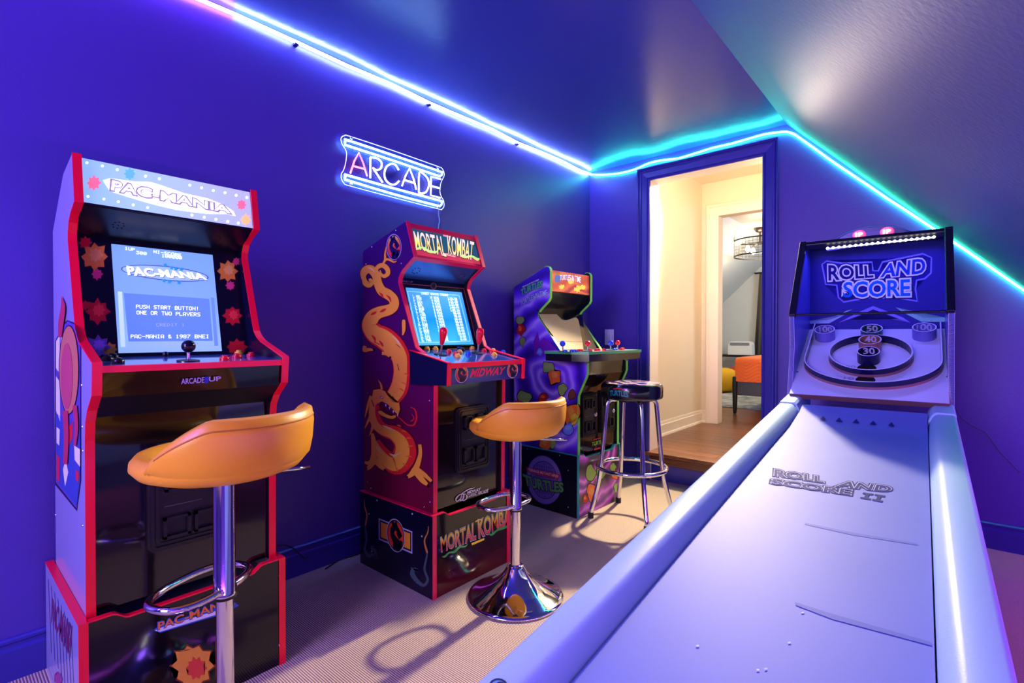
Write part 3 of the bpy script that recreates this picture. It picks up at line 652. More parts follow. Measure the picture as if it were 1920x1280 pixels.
decals('marquee_tag', [[(831, 439.5), (843, 442.5), (843, 445.5), (831, 442.5)], [(831, 473), (855, 478), (854, 482), (830, 477)]], mp2, flat('marquee_tag_pink', (235, 170, 160), .3, .7), mq2, .0006)
sp2 = slab('speaker_panel', c2, I, (.440, 1.300), (.333, 1.225), ya, yb, -.012, mat('speaker_panel_navy', (70, 120, 180), .30, metal=.75))
bm = BM()
for cy in (1.315, 1.568):
    for k in range(8):
        a = PI*k/4; p = Vector((.375, cy, 1.300-.065*.075/.107)); d1 = Vector((.107, 0, .075)).normalized(); nn = Vector((.075, 0, -.107)).normalized()
        p = p + d1*.017*math.cos(a) + Vector((0, .017*math.sin(a), 0))
        bmesh.ops.create_circle(bm, cap_ends=True, segments=8, radius=.003, matrix=Matrix.Translation(p+nn*.0008) @ nn.to_track_quat('Z', 'Y').to_matrix().to_4x4())
ob('speaker_holes', bm, flat('hole_dark', (2, 2, 4), .8), sp2)
A2, B2 = (.331, 1.225), (.4245, .944)
bz2 = slab('bezel', c2, I, A2, B2, ya, yb, -.012, mat('bezel_deep_navy', (8, 12, 44), .25))
n2 = Vector((A2[1]-B2[1], 0, B2[0]-A2[0])).normalized(); bp2 = Plane((A2[0], 0, A2[1]), n2)
sa, sb = onface(A2, B2, .145, .0025), onface(A2, B2, .985, .0025)
SC2 = ramp_mat('screen_cyan_glow', [(0, (60, 175, 225)), (.45, (8, 135, 220)), (1, (85, 165, 220))], 2, .15, .95)
sc2 = slab('screen', c2, I, sa, sb, 1.285, 1.597, -.004, SC2)
sp2p = Plane((sa[0], 0, sa[1]), n2)
def strip_frame(pl, Q, k, lift, nm, m, root):
    cx = sum(p[0] for p in Q)/4; cy = sum(p[1] for p in Q)/4
    inn = [(p[0]+(cx-p[0])*k, p[1]+(cy-p[1])*k) for p in Q]; bm = BM()
    for i in range(4):
        j = (i+1) % 4; bm.faces.new([bm.verts.new(pl(*p, lift)) for p in (Q[i], Q[j], inn[j], inn[i])])
    bm.normal_update()
    for f in bm.faces:
        if f.normal.dot(pl.n) < 0: f.normal_flip()
    return ob(nm, bm, m, root, flip=False)
Q = [(761, 542), (863, 551), (885, 642), (784, 645.5)]
strip_frame(sp2p, Q, .05, .001, 'screen_border', flat('screen_border_blue', (70, 165, 220), .3, .9), sc2)
strip_frame(sp2p, [(763.5, 545), (861, 553.5), (882.5, 639.5), (786, 643)], .02, .0013, 'screen_border_line', flat('screen_border_pale', (150, 220, 240), .3, 1), sc2)
nm_ = 'GEL STF BOT BTL BOB FEL CON BOT STT BOB WIT BOB TTT STS TWG'.split()
wn_ = '10 9 9 8 8 8 8 7 7 7 7 6 6 6 6'.split()
sc_ = '2,224,700 2,221,300 2,221,000 2,040,970 2,002,300 900,000 700,000 600,000 500,000 400,000 300,000 200,000 100,000 90,000 80,000'.split()
rows = [('LONGEST WINNING STREAKS', .27, .75, .905, .95)]
for i in range(15):
    v1 = .885-.0555*i; v0 = v1-.046
    rows += [('%d.' % (i+1), .085 if i > 8 else .10, .135, v0, v1), (nm_[i], .165, .255, v0, v1), (wn_[i]+' WINS', .43 if i else .41, .57, v0, v1), (sc_[i], .90-.0185*len(sc_[i]), .90, v0, v1)]
pixtext('score_lettering', rows, quad(sp2p, (783.4, 647.1), (887.1, 643.6), (864.2, 548), (760, 539.3), .002), SW, sc2, sp2p.n)
BRZ = flat('bezel_bronze_line', (170, 95, 60), .4)
decals('bezel_line', [[(754, 530.5), (807, 535.0), (807, 536.2), (754, 531.8)], [(819, 536), (869.5, 540), (869.5, 541.3), (819, 537.2)], [(868.6, 540), (870, 540), (893, 636), (891.6, 636)]], bp2, BRZ, bz2)
strip = [ell(813, 536, 5.6, 6.4, 20)]
decal('bezel_badge', strip, bp2, BRZ, bz2, .0012); decal('bezel_badge', [ell(813, 536, 4.4, 5.2, 20)], bp2, NAVYP, bz2, .0016)
for s, q in (('ARCADE', ((755, 528.5), (764.5, 529.5), (764.5, 526), (755, 525))), ('1UP', ((766, 529.3), (774, 530), (774, 527), (766, 526.2)))):
    ptext('bezel_lettering', s, bp2, q, flat('lavender_print', (150, 140, 205), .4), bz2, .01)
# control deck box, wider than the body
DX0, DX1 = .448, .668
dprof = [(DX0, .930), (DX1, .8875), (DX1-.004, .806), (DX0+.007, .799)]
NAVYB = mat('deck_navy_side', (14, 16, 52), .3)
bm = BM()
prism(bm, [(DX0, .915), (DX1-.03, .872), (DX1-.03, .812), (DX0+.03, .806)], XZ, 1.239, 1.643)
deck2 = ob('control_deck', bm, NAVYB, c2)
for a, b_ in ((1.223, 1.239), (1.643, 1.659)): bm = BM(); prism(bm, dprof, XZ, a, b_); ob('deck_side', bm, NAVYB, deck2)
DECK2 = mat('deck_art_print', (40, 80, 170), .15, coat=.4, var=.5, vscale=14)
slab('deck_top', c2, I, (.43, .9290), (.662, .8845), 1.2395, 1.6425, -.012, DECK2)
dtop = [o for o in c2.children if o.name.startswith('deck_top')][0]
bm = BM(); fn = lambda u, v, w_: Vector((w_, u, v))
for a, b_ in ((1.2225, 1.2395), (1.6425, 1.6595)):
    prism(bm, [(DX0, .930), (DX1, .8875), (DX1+.001, .8905), (DX0, .9332)], XZ, a, b_); prism(bm, [(DX1, .8905), (DX1-.004, .806), (DX1+.0005, .806), (DX1+.0045, .8905)], XZ, a, b_)
prism(bm, [(DX1-.02, .8865), (DX1, .8865), (DX1-.001, .868), (DX1-.02, .868)], XZ, 1.2395, 1.6425); ob('deck_trim', bm, RED, deck2)
DF = ramp_mat('deck_front_print', [(0, (60, 30, 130)), (.4, (24, 34, 130)), (1, (12, 14, 70))], 2, .12)
df = slab('deck_front', c2, I, (DX1-.004, .868), (DX1-.007, .808), 1.2395, 1.6425, -.012, DF)
dfp = Plane((DX1-.004, 0, .868), (.06, 0, -.003))
slab('deck_underside', c2, I, (DX1-.010, .808), (DX0+.02, .80), 1.2395, 1.6425, .008, BLACK)
ptext('deck_lettering', 'MIDWAY', dfp, ((881.5, 707), (945, 701), (947.5, 688), (884, 692)), flat('deck_red_lettering', (225, 30, 85), .35), df, .04, .2)
OGR = ramp_mat('roundel_gradient', [(0, (215, 30, 75)), (.5, (225, 70, 60)), (1, (240, 190, 50))], 2, .35)
def roundel(pl, cx, cy, rx, ry, parent, rim=WHITEP, lift=.001, shear=0, dark=NAVYP, rimk=1.0, fill=OGR):
    """round badge with a plain horned head in dark profile"""
    f = lambda P: [(cx+x*rx, cy-y*ry+shear*x*rx) for x, y in P]
    c = [(math.cos(2*PI*k/32), math.sin(2*PI*k/32)) for k in range(32)]
    decal('badge_rim', [f([(x*rimk, y*rimk) for x, y in c])], pl, rim, parent, lift)
    decal('badge_disc', [f([(x*.93, y*.93) for x, y in c])], pl, dark, parent, lift+.0004)
    decal('badge_disc', [f([(x*.86, y*.86) for x, y in c])], pl, fill, parent, lift+.0008)
    rb = [[(.05, -.80, .10), (-.15, -.72, .24), (.25, -.55, .34), (-.1, -.3, .27), (-.36, -.02, .22), (-.34, .28, .22), (-.08, .48, .19), (.2, .40, .17), (.45, .2, .11), (.62, .02, .05)], [(.16, .26, .06), (.34, .06, .06), (.46, -.10, .03)], [(-.2, .5, .08), (-.3, .66, .05), (-.38, .78, .02)], [(.05, .55, .06), (.02, .7, .04), (-.06, .8, .01)], [(.3, -.8, .1), (.45, -.62, .12), (.56, -.4, .08), (.62, -.2, .03)]]
    bm = BM()
    for P in rb:
        L_, R_ = ribbon(P, 5)
        A = [bm.verts.new(pl(*f([p])[0], lift+.0012)) for p in L_]; B = [bm.verts.new(pl(*f([p])[0], lift+.0012)) for p in R_]
        for i in range(len(A)-1): bm.faces.new((A[i], A[i+1], B[i+1], B[i]))
    bm.normal_update()
    for g in bm.faces:
        if g.normal.dot(pl.n) < 0: g.normal_flip()
    ob('badge_head', bm, dark, parent, flip=False)
roundel(dfp, 865.5, 701, 12.2, 16.5, df, shear=-.1); roundel(dfp, 961, 693.5, 10, 15, df, shear=-.1)
dp2 = Plane((.43, 0, .9290), (.0445, 0, .232)); dn = Vector((.188, 0, 1))
for x, y, c_ in ((800, 655.5, 'yellow'), (816, 655.5, 'yellow'), (841.5, 661, 'red'), (855, 664.5, 'red'), (861.5, 661.5, 'yellow'), (858, 669, 'yellow'), (885.5, 654, 'yellow'), (878.5, 664.5, 'blue'), (866, 657.5, 'black'), (907, 659, 'red'), (921.5, 661.5, 'red'), (924.5, 658.5, 'yellow'), (926.5, 666, 'yellow'), (943, 662, 'blue'), (860, 652, 'blue'), (909, 653, 'blue')):
    button(dtop, dp2(x, y), dn, c_, .0125)
decals('deck_print_bars', [[(836, 651.5), (856, 652.5), (858, 654.5), (838, 653.5)], [(862, 650.5), (880, 651.5), (882, 653.5), (864, 652.5)]], dp2, YELP, dtop)
joystick(dtop, dp2(826, 664.5), dn, 'bat', 'red', .062); joystick(dtop, dp2(895, 662.5), dn, 'bat', 'red', .062)
fr2 = slab('front_panel', c2, I, (.556, .80), (.552, .32), ya, yb, -.012, mat('black_gloss_laminate_warm', (22, 17, 20), .09, spec=.6))
coin_door(c2, I, .554, 1.366, 1.55, .44, .70)
fp2 = Plane((.5545, 0, .5), (1, 0, .008))
for s, q in (('MIDWAY', ((876, 926), (901, 920), (901, 914), (876, 921))), ('CLASSIC ARCADE', ((876, 932.5), (915.5, 922.5), (915.5, 916.5), (876, 927)))):
    ptext('front_lettering', s, fp2, q, WHITEP, fr2, .02, .15)
ribbons('front_emblem', [[(873, 926, .6), (862, 927, .8), (855, 935, .9), (857, 939.5, .9), (864, 934, .9), (866, 928, .8), (863, 938, .9), (869, 934, .8), (870, 926, .6), (868, 938, .8), (875, 934, .8), (874, 927, .5)], [(866, 925, .5), (878, 917.5, .8), (890, 914, .4)]], fp2, WHITEP, fr2)
r2 = riser(c2, I, .10, .583, 1.225, 1.658, .312, mat('riser_black_navy_print', (12, 9, 34), .15), ramp_mat('riser_front_print', [(0, (96, 6, 28)), (.35, (40, 6, 24)), (.7, (14, 10, 16)), (1, (16, 12, 14))], 2, .10), MAG)
rs2 = Plane((0, 1.225, 0), (0, -1, 0)); rf2 = Plane((.5825, 0, 0), (1, 0, 0)); sd2 = Plane((0, 1.242, 0), (0, -1, 0))
MKR = ramp_mat('riser_letter_gradient', [(0, (205, 30, 70)), (.4, (225, 90, 60)), (.75, (240, 190, 50)), (1, (220, 220, 60))], 2, .35)
for s, q in (('MORTAL', ((828, 1034), (892, 1010), (892, 979), (826, 1008))), ('KOMBAT', ((898, 1008), (966, 978), (966, 950), (896, 975)))):
    ptext('riser_lettering', s, rf2, q, WHITEP, r2, .05, 0, .0006); ptext('riser_lettering', s, rf2, q, BLACKP, r2, .03, 0, .001); ptext('riser_lettering', s, rf2, q, MKR, r2, .008, 0, .0014)
ribbons('riser_creature_print', [[(829, 1043, .8), (834, 1043, 1.8), (842, 1036, 1.5), (852, 1034, 2.2), (862, 1025, 2), (872, 1024, 1.4), (877, 1019, .6)], [(916, 1000, .6), (922, 1002, 2), (932, 994, 1.6), (943, 990, 2.2), (952, 985, 1.6), (956, 978, .6)]], rf2, flat('riser_green', (40, 165, 70)), r2, .0018)
decals('riser_tag', [[(884, 1018), (908, 1008), (908, 1012), (885, 1022)], [(891, 976), (902, 972), (902, 974.5), (891, 979)]], rf2, YELP, r2, .0018)
# riser side badge and serpents
decal('badge_banner', [[(710, 971), (773, 996), (773, 1038), (710, 1011)]], rs2, GREYP, r2, .0004)
decal('badge_banner', [[(712, 974.5), (771, 998), (771, 1034), (712, 1009)]], rs2, BLACKP, r2, .0008)
decal('badge_banner', [[(714, 978), (769, 1000), (769, 1030), (714, 1006.5)]], rs2, flat('banner_orange', (225, 140, 40)), r2, .0012)
roundel(rs2, 742, 1003.5, 17, 31, r2, GREYP, .0016, .36, BLACKP, 1.0, flat('badge_fire', (215, 60, 30)))
for P in ([(683, 937, .4), (684, 950, 1), (688, 966, 1.4), (685, 985, 1.5), (687, 1010, 1.8), (684, 1030, 2.4), (692, 1042, 2.6), (700, 1038, 2), (706, 1048, 2.5), (703, 1031, 3), (696, 1026, 2.4), (702, 1023, 1)], [(803, 986, .4), (802, 998, 1), (796, 1014, 1.4), (801, 1036, 1.6), (796, 1066, 2), (802, 1086, 2.4), (794, 1097, 2.8), (781, 1088, 4), (773, 1075, 4.5), (776, 1066, 3.4), (784, 1070, 2.6), (770, 1064, 1)]):
    ribbon_decal('serpent_print', [P[:-4]], rs2, flat('serpent_slate', (62, 82, 88)), r2, .0008); ribbon_decal('serpent_head', [P[-5:-2]], rs2, flat('serpent_slate', (62, 82, 88)), r2, .0011); ribbon_decal('serpent_head', [P[-3:]], rs2, flat('serpent_slate', (62, 82, 88)), r2, .0014)
    ribbon_decal('serpent_tail_print', [P[:4]], rs2, flat('serpent_amber', (200, 120, 60)), r2, .0013, .1)
screws(r2, rs2, [(692, 963), (707, 938), (773, 963), (791, 1005), (697, 1033)], .0038, flat('screw_pale', (180, 180, 210)))
screws(r2, rf2, [(814.5, 994), (815, 1099)], .0045)
screws(p2, sd2, [(689, 902), (695, 915), (795, 950), (806, 941), (689, 736), (805, 751), (697, 463), (686, 495), (742, 432), (752, 494)], .0038)
# orange serpent dragon, plainly drawn
DOUT = flat('dragon_outline', (96, 10, 20)); DBODY = flat('dragon_amber', (246, 172, 52)); DRD = flat('dragon_red', (222, 40, 36)); DPALE = flat('dragon_pale', (240, 205, 130))
tail = [(682, 512, 2), (684, 528, 5), (691, 533, 6), (696, 529, 5), (693, 522, 2)]
body = [(681, 524, 3), (682, 512, 6.5), (688, 505, 7.5), (697, 506, 8), (705, 516, 8), (709, 532, 8), (716, 545, 9), (728, 552, 9.5), (738, 562, 9), (738, 574, 9), (728, 581, 10), (710, 586, 11), (698, 595, 13), (694, 610, 16), (704, 625, 19), (720, 634, 21), (736, 648, 21), (750, 668, 18), (753, 690, 15.5), (752, 710, 16), (747, 730, 17), (735, 748, 15)]
curl = [(702, 510, 3), (709, 500, 4), (718, 497.5, 4.5), (726, 504, 4.5), (727, 513, 4), (720, 517.5, 3.5), (714, 513, 2.2), (713, 506, 1)]
fork = [[(718, 494, 1.6), (722, 487, 2.2), (722, 476, 1.6), (724, 462, .4)], [(721, 488, 1.8), (728, 486, 2), (738, 491, 1.4), (744, 489, .4)]]
coil = [(704, 752, 8), (702, 775, 10), (708, 795, 11), (722, 807, 12), (742, 814, 15), (757, 830, 19), (758, 852, 22), (745, 870, 20), (728, 862, 16), (714, 845, 12), (706, 826, 6)]
legs = [[(698, 812, 2.5), (701, 830, 5), (702, 850, 6), (700, 864, 7)], [(787, 833, 3), (788, 850, 3.5), (783, 870, 5), (776, 884, 6)], [(702, 862, 6), (692, 868, 4), (684, 866, 2)], [(702, 864, 5), (692, 876, 4), (686, 879, 2)], [(704, 862, 6), (714, 874, 4.5), (722, 880, 2.5)], [(778, 882, 6), (770, 890, 4.5), (764, 894, 3)], [(780, 884, 6), (792, 900, 5), (801, 908, 3)], [(782, 880, 5), (796, 890, 4), (809, 902, 2.5)], [(684, 648, 3), (684, 656, 4), (692, 655, 3), (700, 656, 1.5)], [(683, 652, 3), (682, 659, 1.5)], [(716, 662, 3), (724, 663, 3), (731, 669, 1.5)], [(755, 628, 1.2), (757, 618, 3), (757, 606, 3.4), (757, 599, 2.4)]]
head = [[(700, 750, 9), (708, 738, 9), (722, 738, 8.5), (733, 748, 7.5), (744, 760, 6.5), (749, 764, 4)], [(702, 752, 6), (712, 766, 5), (724, 777, 4.5), (736, 784, 4), (742, 782, 2)], [(704, 733, 2.4), (703, 722, 1.6), (701, 712, .3)], [(716, 730, 2.2), (714, 720, 1.6), (709, 712, .3)], [(696, 742, 3), (690, 760, 2.6), (684, 783, .4)], [(697, 776, 3), (690, 790, 2.4), (684, 803, .4)], [(700, 792, 3), (697, 806, 2.2), (692, 817, .4)]]
allr = [tail, body, curl, coil] + fork + legs + head
for i, P in enumerate(allr): ribbon_decal('dragon_print_outline', [P], sd2, DOUT, p2, .0003 + i*.00002, 1.5)
ribbons('dragon_print', [tail, curl] + fork + legs, sd2, DBODY, p2, .0010)
ribbons('dragon_print_red', [body[12:], coil], sd2, DRD, p2, .0014)
ribbons('dragon_print', [body[:13] + [(x-2.2, y, w_*.80) for x, y, w_ in body[13:]]], sd2, DBODY, p2, .0018)
ribbons('dragon_print', [[(x-4.5, y+.5, w_*.62) for x, y, w_ in coil]], sd2, DBODY, p2, .0019)
hp = [(700, 731), (711, 729), (722, 733), (731, 740), (731, 749), (738, 754), (748, 754.5), (750, 767), (747, 776), (742, 774), (738, 768), (726, 757), (716, 752), (706, 757), (702, 762), (697, 748)]
jaw = [(707, 768), (714, 768), (724, 776), (734, 780), (743, 778), (744, 783), (738, 787), (728, 786), (716, 780), (708, 774)]
decals('dragon_head_outline', [[(722+(x-722)*1.07, 754+(y-754)*1.09) for x, y in hp], jaw], sd2, DOUT, p2, .00205)
decals('dragon_head', [hp], sd2, DBODY, p2, .0025); decals('dragon_head', [[(725+(x-725)*.92, 777+(y-777)*.8) for x, y in jaw]], sd2, DBODY, p2, .0025)
decals('dragon_tooth', [[(x, y), (x+3, y+1), (x+1.2, y+6)] for x, y in ((722, 757), (729, 762), (736, 769), (744, 775))], sd2, WHITEP, p2, .0027)
ribbons('dragon_belly_mark', [[(x, y, .3), (x+dx*.5, y+dy*.5-1, 1.5), (x+dx, y+dy, .3)] for x, y, dx, dy in ((744, 797, 8, 3), (753, 808, 10, 2), (760, 822, 12, 0), (763, 838, 12, -2), (761, 855, 12, 2), (754, 868, 9, 6), (742, 876, 4, 8), (752, 716, 10, 6), (748, 728, 10, 6), (757, 700, 9, 4))], sd2, flat('dragon_orange', (240, 110, 40)), p2, .0026)
ribbons('dragon_print', head[3:], sd2, DBODY, p2, .0023)
ribbons('dragon_print_line', [[(708, 757, .7), (722, 768, .9), (737, 776, .7)], [(716, 766, .5), (717, 771, .5)], [(724, 771, .5), (725, 775, .5)], [(700, 640, .4), (712, 646, .6)], [(742, 645, .4), (752, 652, .6)], [(745, 682, .4), (748, 694, .6)], [(735, 743, 1), (739, 747, .6)]], sd2, DOUT, p2, .0028)
decal('dragon_eye', [ell(715.5, 745, 3, 2.2, 12, 0, .3)], sd2, DOUT, p2, .0030); decal('dragon_eye', [ell(715.8, 745, 1.8, 1.2, 12)], sd2, WHITEP, p2, .0033)
ribbons('dragon_print_patch', [[(711, 548, .5), (716, 553, 2.2), (718, 559, .5)], [(724, 553, .5), (730, 558, 2), (733, 566, .5)], [(712, 585, .5), (718, 582, 2.4), (724, 578, .5)], [(695, 590, 1), (701, 587, 2.4), (706, 584, .5)], [(697, 628, .5), (702, 634, 2.4), (704, 641, .5)], [(711, 638, .5), (716, 645, 2.2), (718, 650, .5)]], sd2, DRD, p2, .0026)
ribbons('dragon_print_shine', [[(688, 501, .4), (697, 504, 1.6), (703, 511, .4)], [(734, 628, .4), (746, 640, 1.6), (752, 652, .5)], [(717, 797, .4), (728, 802, 2), (740, 806, .5)], [(730, 850, .5), (740, 854, 2.4), (750, 848, .5)], [(704, 835, .5), (710, 843, 1.6), (714, 849, .4)]], sd2, DPALE, p2, .0030)
ribbons('dragon_tongue', [[(742, 777, .6), (752, 786, 1), (764, 796, 1.4), (776, 796, 1.6), (781, 782, 1.6), (778, 768, 1.2), (770, 763, .6)], [(770, 790, .8), (776, 784, 1), (772, 776, .4)]], sd2, DRD, p2, .0012)
decals('dragon_claw', [ell(x, y, 2.2, 2.6, 8) for x, y in ((686.5, 878), (721.5, 881), (763, 894), (803, 911), (810, 905), (701, 655), (731.5, 670))], sd2, BLACKP, p2, .0030)
roundel(sd2, 738.5, 463, 14.3, 24.5, p2, GREYP, .0008, 0, flat('badge_navy', (20, 10, 70)))

# ---- 3: purple swirl cabinet with green edging and four sticks
A3 = -.0345
c3 = empty('arcade_cabinet', (.519, 2.286, 0), A3, 'arcade cabinet with purple swirl sides, green edging and a wide four-stick control shelf', 'arcade machine', 'arcade machines along the wall')
M3 = wm(c3)
L3 = lambda x, y, z: M3 @ Vector((x, y, z))
def P3(p, n): return Plane(L3(*p), M3.to_3x3() @ Vector(n))
GRN = mat('green_edge_moulding', (120, 225, 80), .3); TEAL = mat('teal_edge_moulding', (20, 150, 140), .3)
SW3 = swirl_mat('purple_swirl_print', [(0, (52, 24, 140)), (.35, (96, 44, 214)), (.6, (140, 88, 240)), (.85, (196, 164, 252)), (1, (128, 76, 236))], (-.19, .0, .72), 1.5, 3.2)
back = [(-.474, .337), (-.474, 1.272), (-.468, 1.282)]
front = [(-.236, 1.378), (-.222, 1.381), (-.208, 1.377), (-.199, 1.366), (-.197, 1.352), (-.199, 1.205), (-.208, 1.188), (-.268, 1.14), (-.282, 1.122), (-.285, 1.105), (-.279, 1.09), (-.122, .902), (.0, .885), (.054, .84), (.054, .786), (.046, .765), (.006, .685), (-.003, .662), (-.005, .64), (-.005, .337)]
Y0, Y1 = .012, .430
p3 = side(c3, L3, back, front, Y0, T, SW3, GRN); p3b = side(c3, L3, back, front, Y1-T, T, BEZEL, GRN)
ya, yb = Y0+T, Y1-T
F3 = lambda u, v, w_: L3(u, w_, v)
bm = BM(); prism(bm, [(-.47, .34), (-.455, .34), (-.455, 1.27), (-.47, 1.27)], F3, ya, yb); ob('back_panel', bm, BLACK, c3)
slab('top_panel', c3, L3, (-.46, 1.278), (-.23, 1.366), ya, yb, .012, BLACK)
MQ3 = swirl_mat('marquee_fire_print', [(0, (200, 66, 50)), (.4, (222, 96, 60)), (.75, (236, 120, 70)), (1, (180, 40, 60))], (.0, .4, .1), 2.5, 3)
_b = MQ3.node_tree.nodes['Principled BSDF']; _cr = [n for n in MQ3.node_tree.nodes if n.type == 'VALTORGB'][0]
MQ3.node_tree.links.new(_cr.outputs[0], _b.inputs['Emission Color']); _b.inputs['Emission Strength'].default_value = .5
mq3 = slab('marquee', c3, L3, (-.206, 1.362), (-.206, 1.243), ya, yb, -.02, MQ3)
mp3 = P3((-.206, 0, 1.3), (1, 0, 0))
ptext('marquee_lettering', 'TURTLES IN TIME', mp3, ((1050, 525), (1089, 530.5), (1089, 519), (1050, 515.5)), flat('marquee3_edge', (120, 40, 90), .3, .2), mq3, .05, 0, .001, 2)
ptext('marquee_lettering', 'TURTLES IN TIME', mp3, ((1050, 525), (1089, 530.5), (1089, 519), (1050, 515.5)), flat('marquee3_white', (240, 235, 245), .3, .8), mq3, .015, 0, .0016, 2)
ptext('marquee_lettering', 'TURTLES', mp3, ((1039, 514.5), (1052, 516), (1052, 511.5), (1039, 510)), YELP, mq3, .03)
decal('marquee_blue_panel', [[(1041, 515), (1051, 516), (1050, 530), (1040, 528)]], mp3, flat('marquee3_blue', (80, 110, 190), .3, .4), mq3, .0006)
decals('marquee_burst_print', [burst(1071, 527, 6, 8, .6), burst(1053, 538, 6, 7, .5), burst(1083, 542, 7, 7, .5), burst(1093, 538, 5, 8, .5)], mp3, flat('marquee3_yellow', (250, 200, 80), .3, .8), mq3, .0008)
sp3 = slab('speaker_panel', c3, L3, (-.206, 1.238), (-.293, 1.15), ya, yb, -.012, BEZEL)
bz3 = slab('bezel', c3, L3, (-.293, 1.15), (-.135, .905), ya, yb, -.012, BEZEL)
bp3 = P3((-.293, 0, 1.15), (.245, 0, .158))
decal('dark_screen_glass', [[(1007, 580), (1092, 590), (1100, 655), (1048, 655)]], bp3, mat('dark_screen_glass', (16, 15, 22), .05), bz3, .0006)
decal('beige_screen_shape', [[(1010, 588.7), (1043.5, 588.7), (1048, 593), (1053, 598.5), (1057, 600.2), (1063, 600), (1078, 595), (1080.5, 595.2), (1083, 597.5), (1085, 601), (1092, 640), (1045, 640), (1020, 606)]], bp3, mat('beige_matte', (190, 164, 112), .6), bz3, .003)  # flat beige outline laid over the dark screen
decal('bezel_printed_strip', [[(1045, 640), (1092, 640), (1094, 655), (1052, 655)]], bp3, mat('strip_art', (190, 130, 70), .4, var=.6, vscale=60), bz3, .0012)
# shelf with chamfered corners
sh = [(-.155, -.085), (.02, -.085), (.108, -.048), (.108, .495), (.02, .532), (-.155, .532)]
fz = lambda u, v, w_: L3(u, v, w_)
bm = BM(); prism(bm, [(u*.985+.0, (v-.2235)*.985+.2235) for u, v in sh], fz, .852, .896); sh3 = ob('control_shelf', bm, mat('shelf_charcoal', (30, 28, 36), .18), c3)
bm = BM(); prism(bm, sh, fz, .8935, .904); ob('shelf_top', bm, mat('shelf_top_print', (150, 160, 180), .25, var=.4, vscale=20), sh3)
bm = BM()
S2 = [(u*1.004+(.0015 if u > 0 else 0), (v-.2235)*1.01+.2235) for u, v in sh]
for a, b_, c_, d_ in zip(sh[:-1], sh[1:], S2[:-1], S2[1:]): prism(bm, [a, b_, d_, c_], fz, .890, .9052)
ob('shelf_trim', bm, mat('shelf_green_edge', (80, 190, 110), .3), sh3)
up = Vector((0, 0, 1))
def yfor(px, lx, z):
    pl = P3((lx, 0, 0), (1, 0, 0)); q = M3.inverted() @ pl(px, 650); return q.y
for px, lx, c_ in ((1055, -.01, 'blue'), (1102, .06, 'red'), (1145, .06, 'blue'), (1158, -.0, 'red')):
    joystick(sh3, L3(lx, yfor(px, lx, 0), .904), up, 'ball', c_, .03, .0155)
for px, lx, c_ in ((1060, .03, 'blue'), (1072, .03, 'blue'), (1078, .05, 'blue'), (1086, .04, 'red'), (1090, .06, 'red'), (1107, .05, 'red'), (1118, .05, 'red'), (1122, .03, 'red'), (1133, .05, 'red'), (1151, .06, 'blue'), (1154, .04, 'blue'), (1165, .05, 'red'), (1168, .03, 'red')):
    button(sh3, L3(lx, yfor(px, lx, 0), .904), up, c_, .012)
# lower body: upper kick, front, coin doors
slab('under_shelf_panel', c3, L3, (.046, .852), (.040, .775), ya, yb, -.012, mat('front_gloss_dark', (30, 22, 20), .08, spec=.7))
slab('kick_panel', c3, L3, (.040, .775), (-.014, .66), ya, yb, -.012, MATS['front_gloss_dark'])
fr3 = slab('front_panel', c3, L3, (-.014, .66), (-.016, .34), ya, yb, -.012, MATS['front_gloss_dark'])
coin_door(c3, L3, -.014, .048, .196, .425, .665); coin_door(c3, L3, -.014, .232, .385, .425, .665)
fp3 = P3((-.014, 0, .5), (1, 0, 0))
ptext('front_lettering', 'TURTLES', fp3, ((1110, 836), (1134, 830), (1134, 823), (1110, 829)), flat('lettering_lime', (150, 200, 50)), fr3, .03, 0, .002)
decals('front_tag', [[(1113, 825), (1133, 820), (1133, 818.5), (1113, 823)], [(1114, 844), (1126, 841), (1126, 838), (1114, 841)]], fp3, DRED, fr3, .002)
SWF = swirl_mat('magenta_swirl_print', [(0, (60, 50, 44)), (.3, (120, 70, 110)), (.55, (190, 60, 190)), (.8, (235, 140, 225)), (1, (120, 30, 140))], (.0, .1, .42), 1.9, 3)
r3 = riser(c3, L3, -.478, .0, 0, .443, .337, mat('riser_black_board', (12, 10, 24), .2), SWF, TEAL, .02)
rs3 = P3((0, 0, 0), (0, -1, 0)); rf3 = P3((-.0005, 0, 0), (1, 0, 0)); sd3 = P3((0, Y0, 0), (0, -1, 0))
# round grate badge
cx, cy = 1020.5, 899.5
decal('grate_disc', [ell(cx, cy, 33.5, 46, 40, 0, .17)], rs3, flat('grate_dark', (58, 42, 120)), r3, .0005)
decal('grate_ring', [ell(cx, cy, 32.3, 44.6, 40, 0, .17)], rs3, flat('grate_violet', (128, 108, 190)), r3, .0009)
decal('grate_ring_line', [ell(cx, cy, 25.6, 35.6, 40, 0, .17)], rs3, flat('grate_dark', (58, 42, 120)), r3, .0013)
decal('grate_core', [ell(cx, cy, 24.4, 34, 40, 0, .17)], rs3, flat('grate_violet2', (112, 92, 178)), r3, .0017)
bars = []
for i in range(-5, 6):
    for j in range(-5, 6):
        u, v = i/5.6, j/5.6
        if u*u+v*v < .82:
            for (du, dv) in ((.055, .015), (.015, .06)):
                uu = u + (.09 if j % 2 else 0) if du > dv else u
                bars.append([(cx+(uu+a)*24.4, cy+(v+b_)*34+.17*(uu+a)*24.4) for a, b_ in ((-du, -dv), (du, -dv), (du, dv), (-du, dv))])
decal('grate_slots', bars, rs3, flat('grate_dark', (58, 42, 120)), r3, .0021)
decal('badge_ribbon', [[(986, 875.5), (1051, 889), (1047, 899), (989, 884.5)]], rs3, flat('ribbon_red', (205, 25, 70)), r3, .0025)
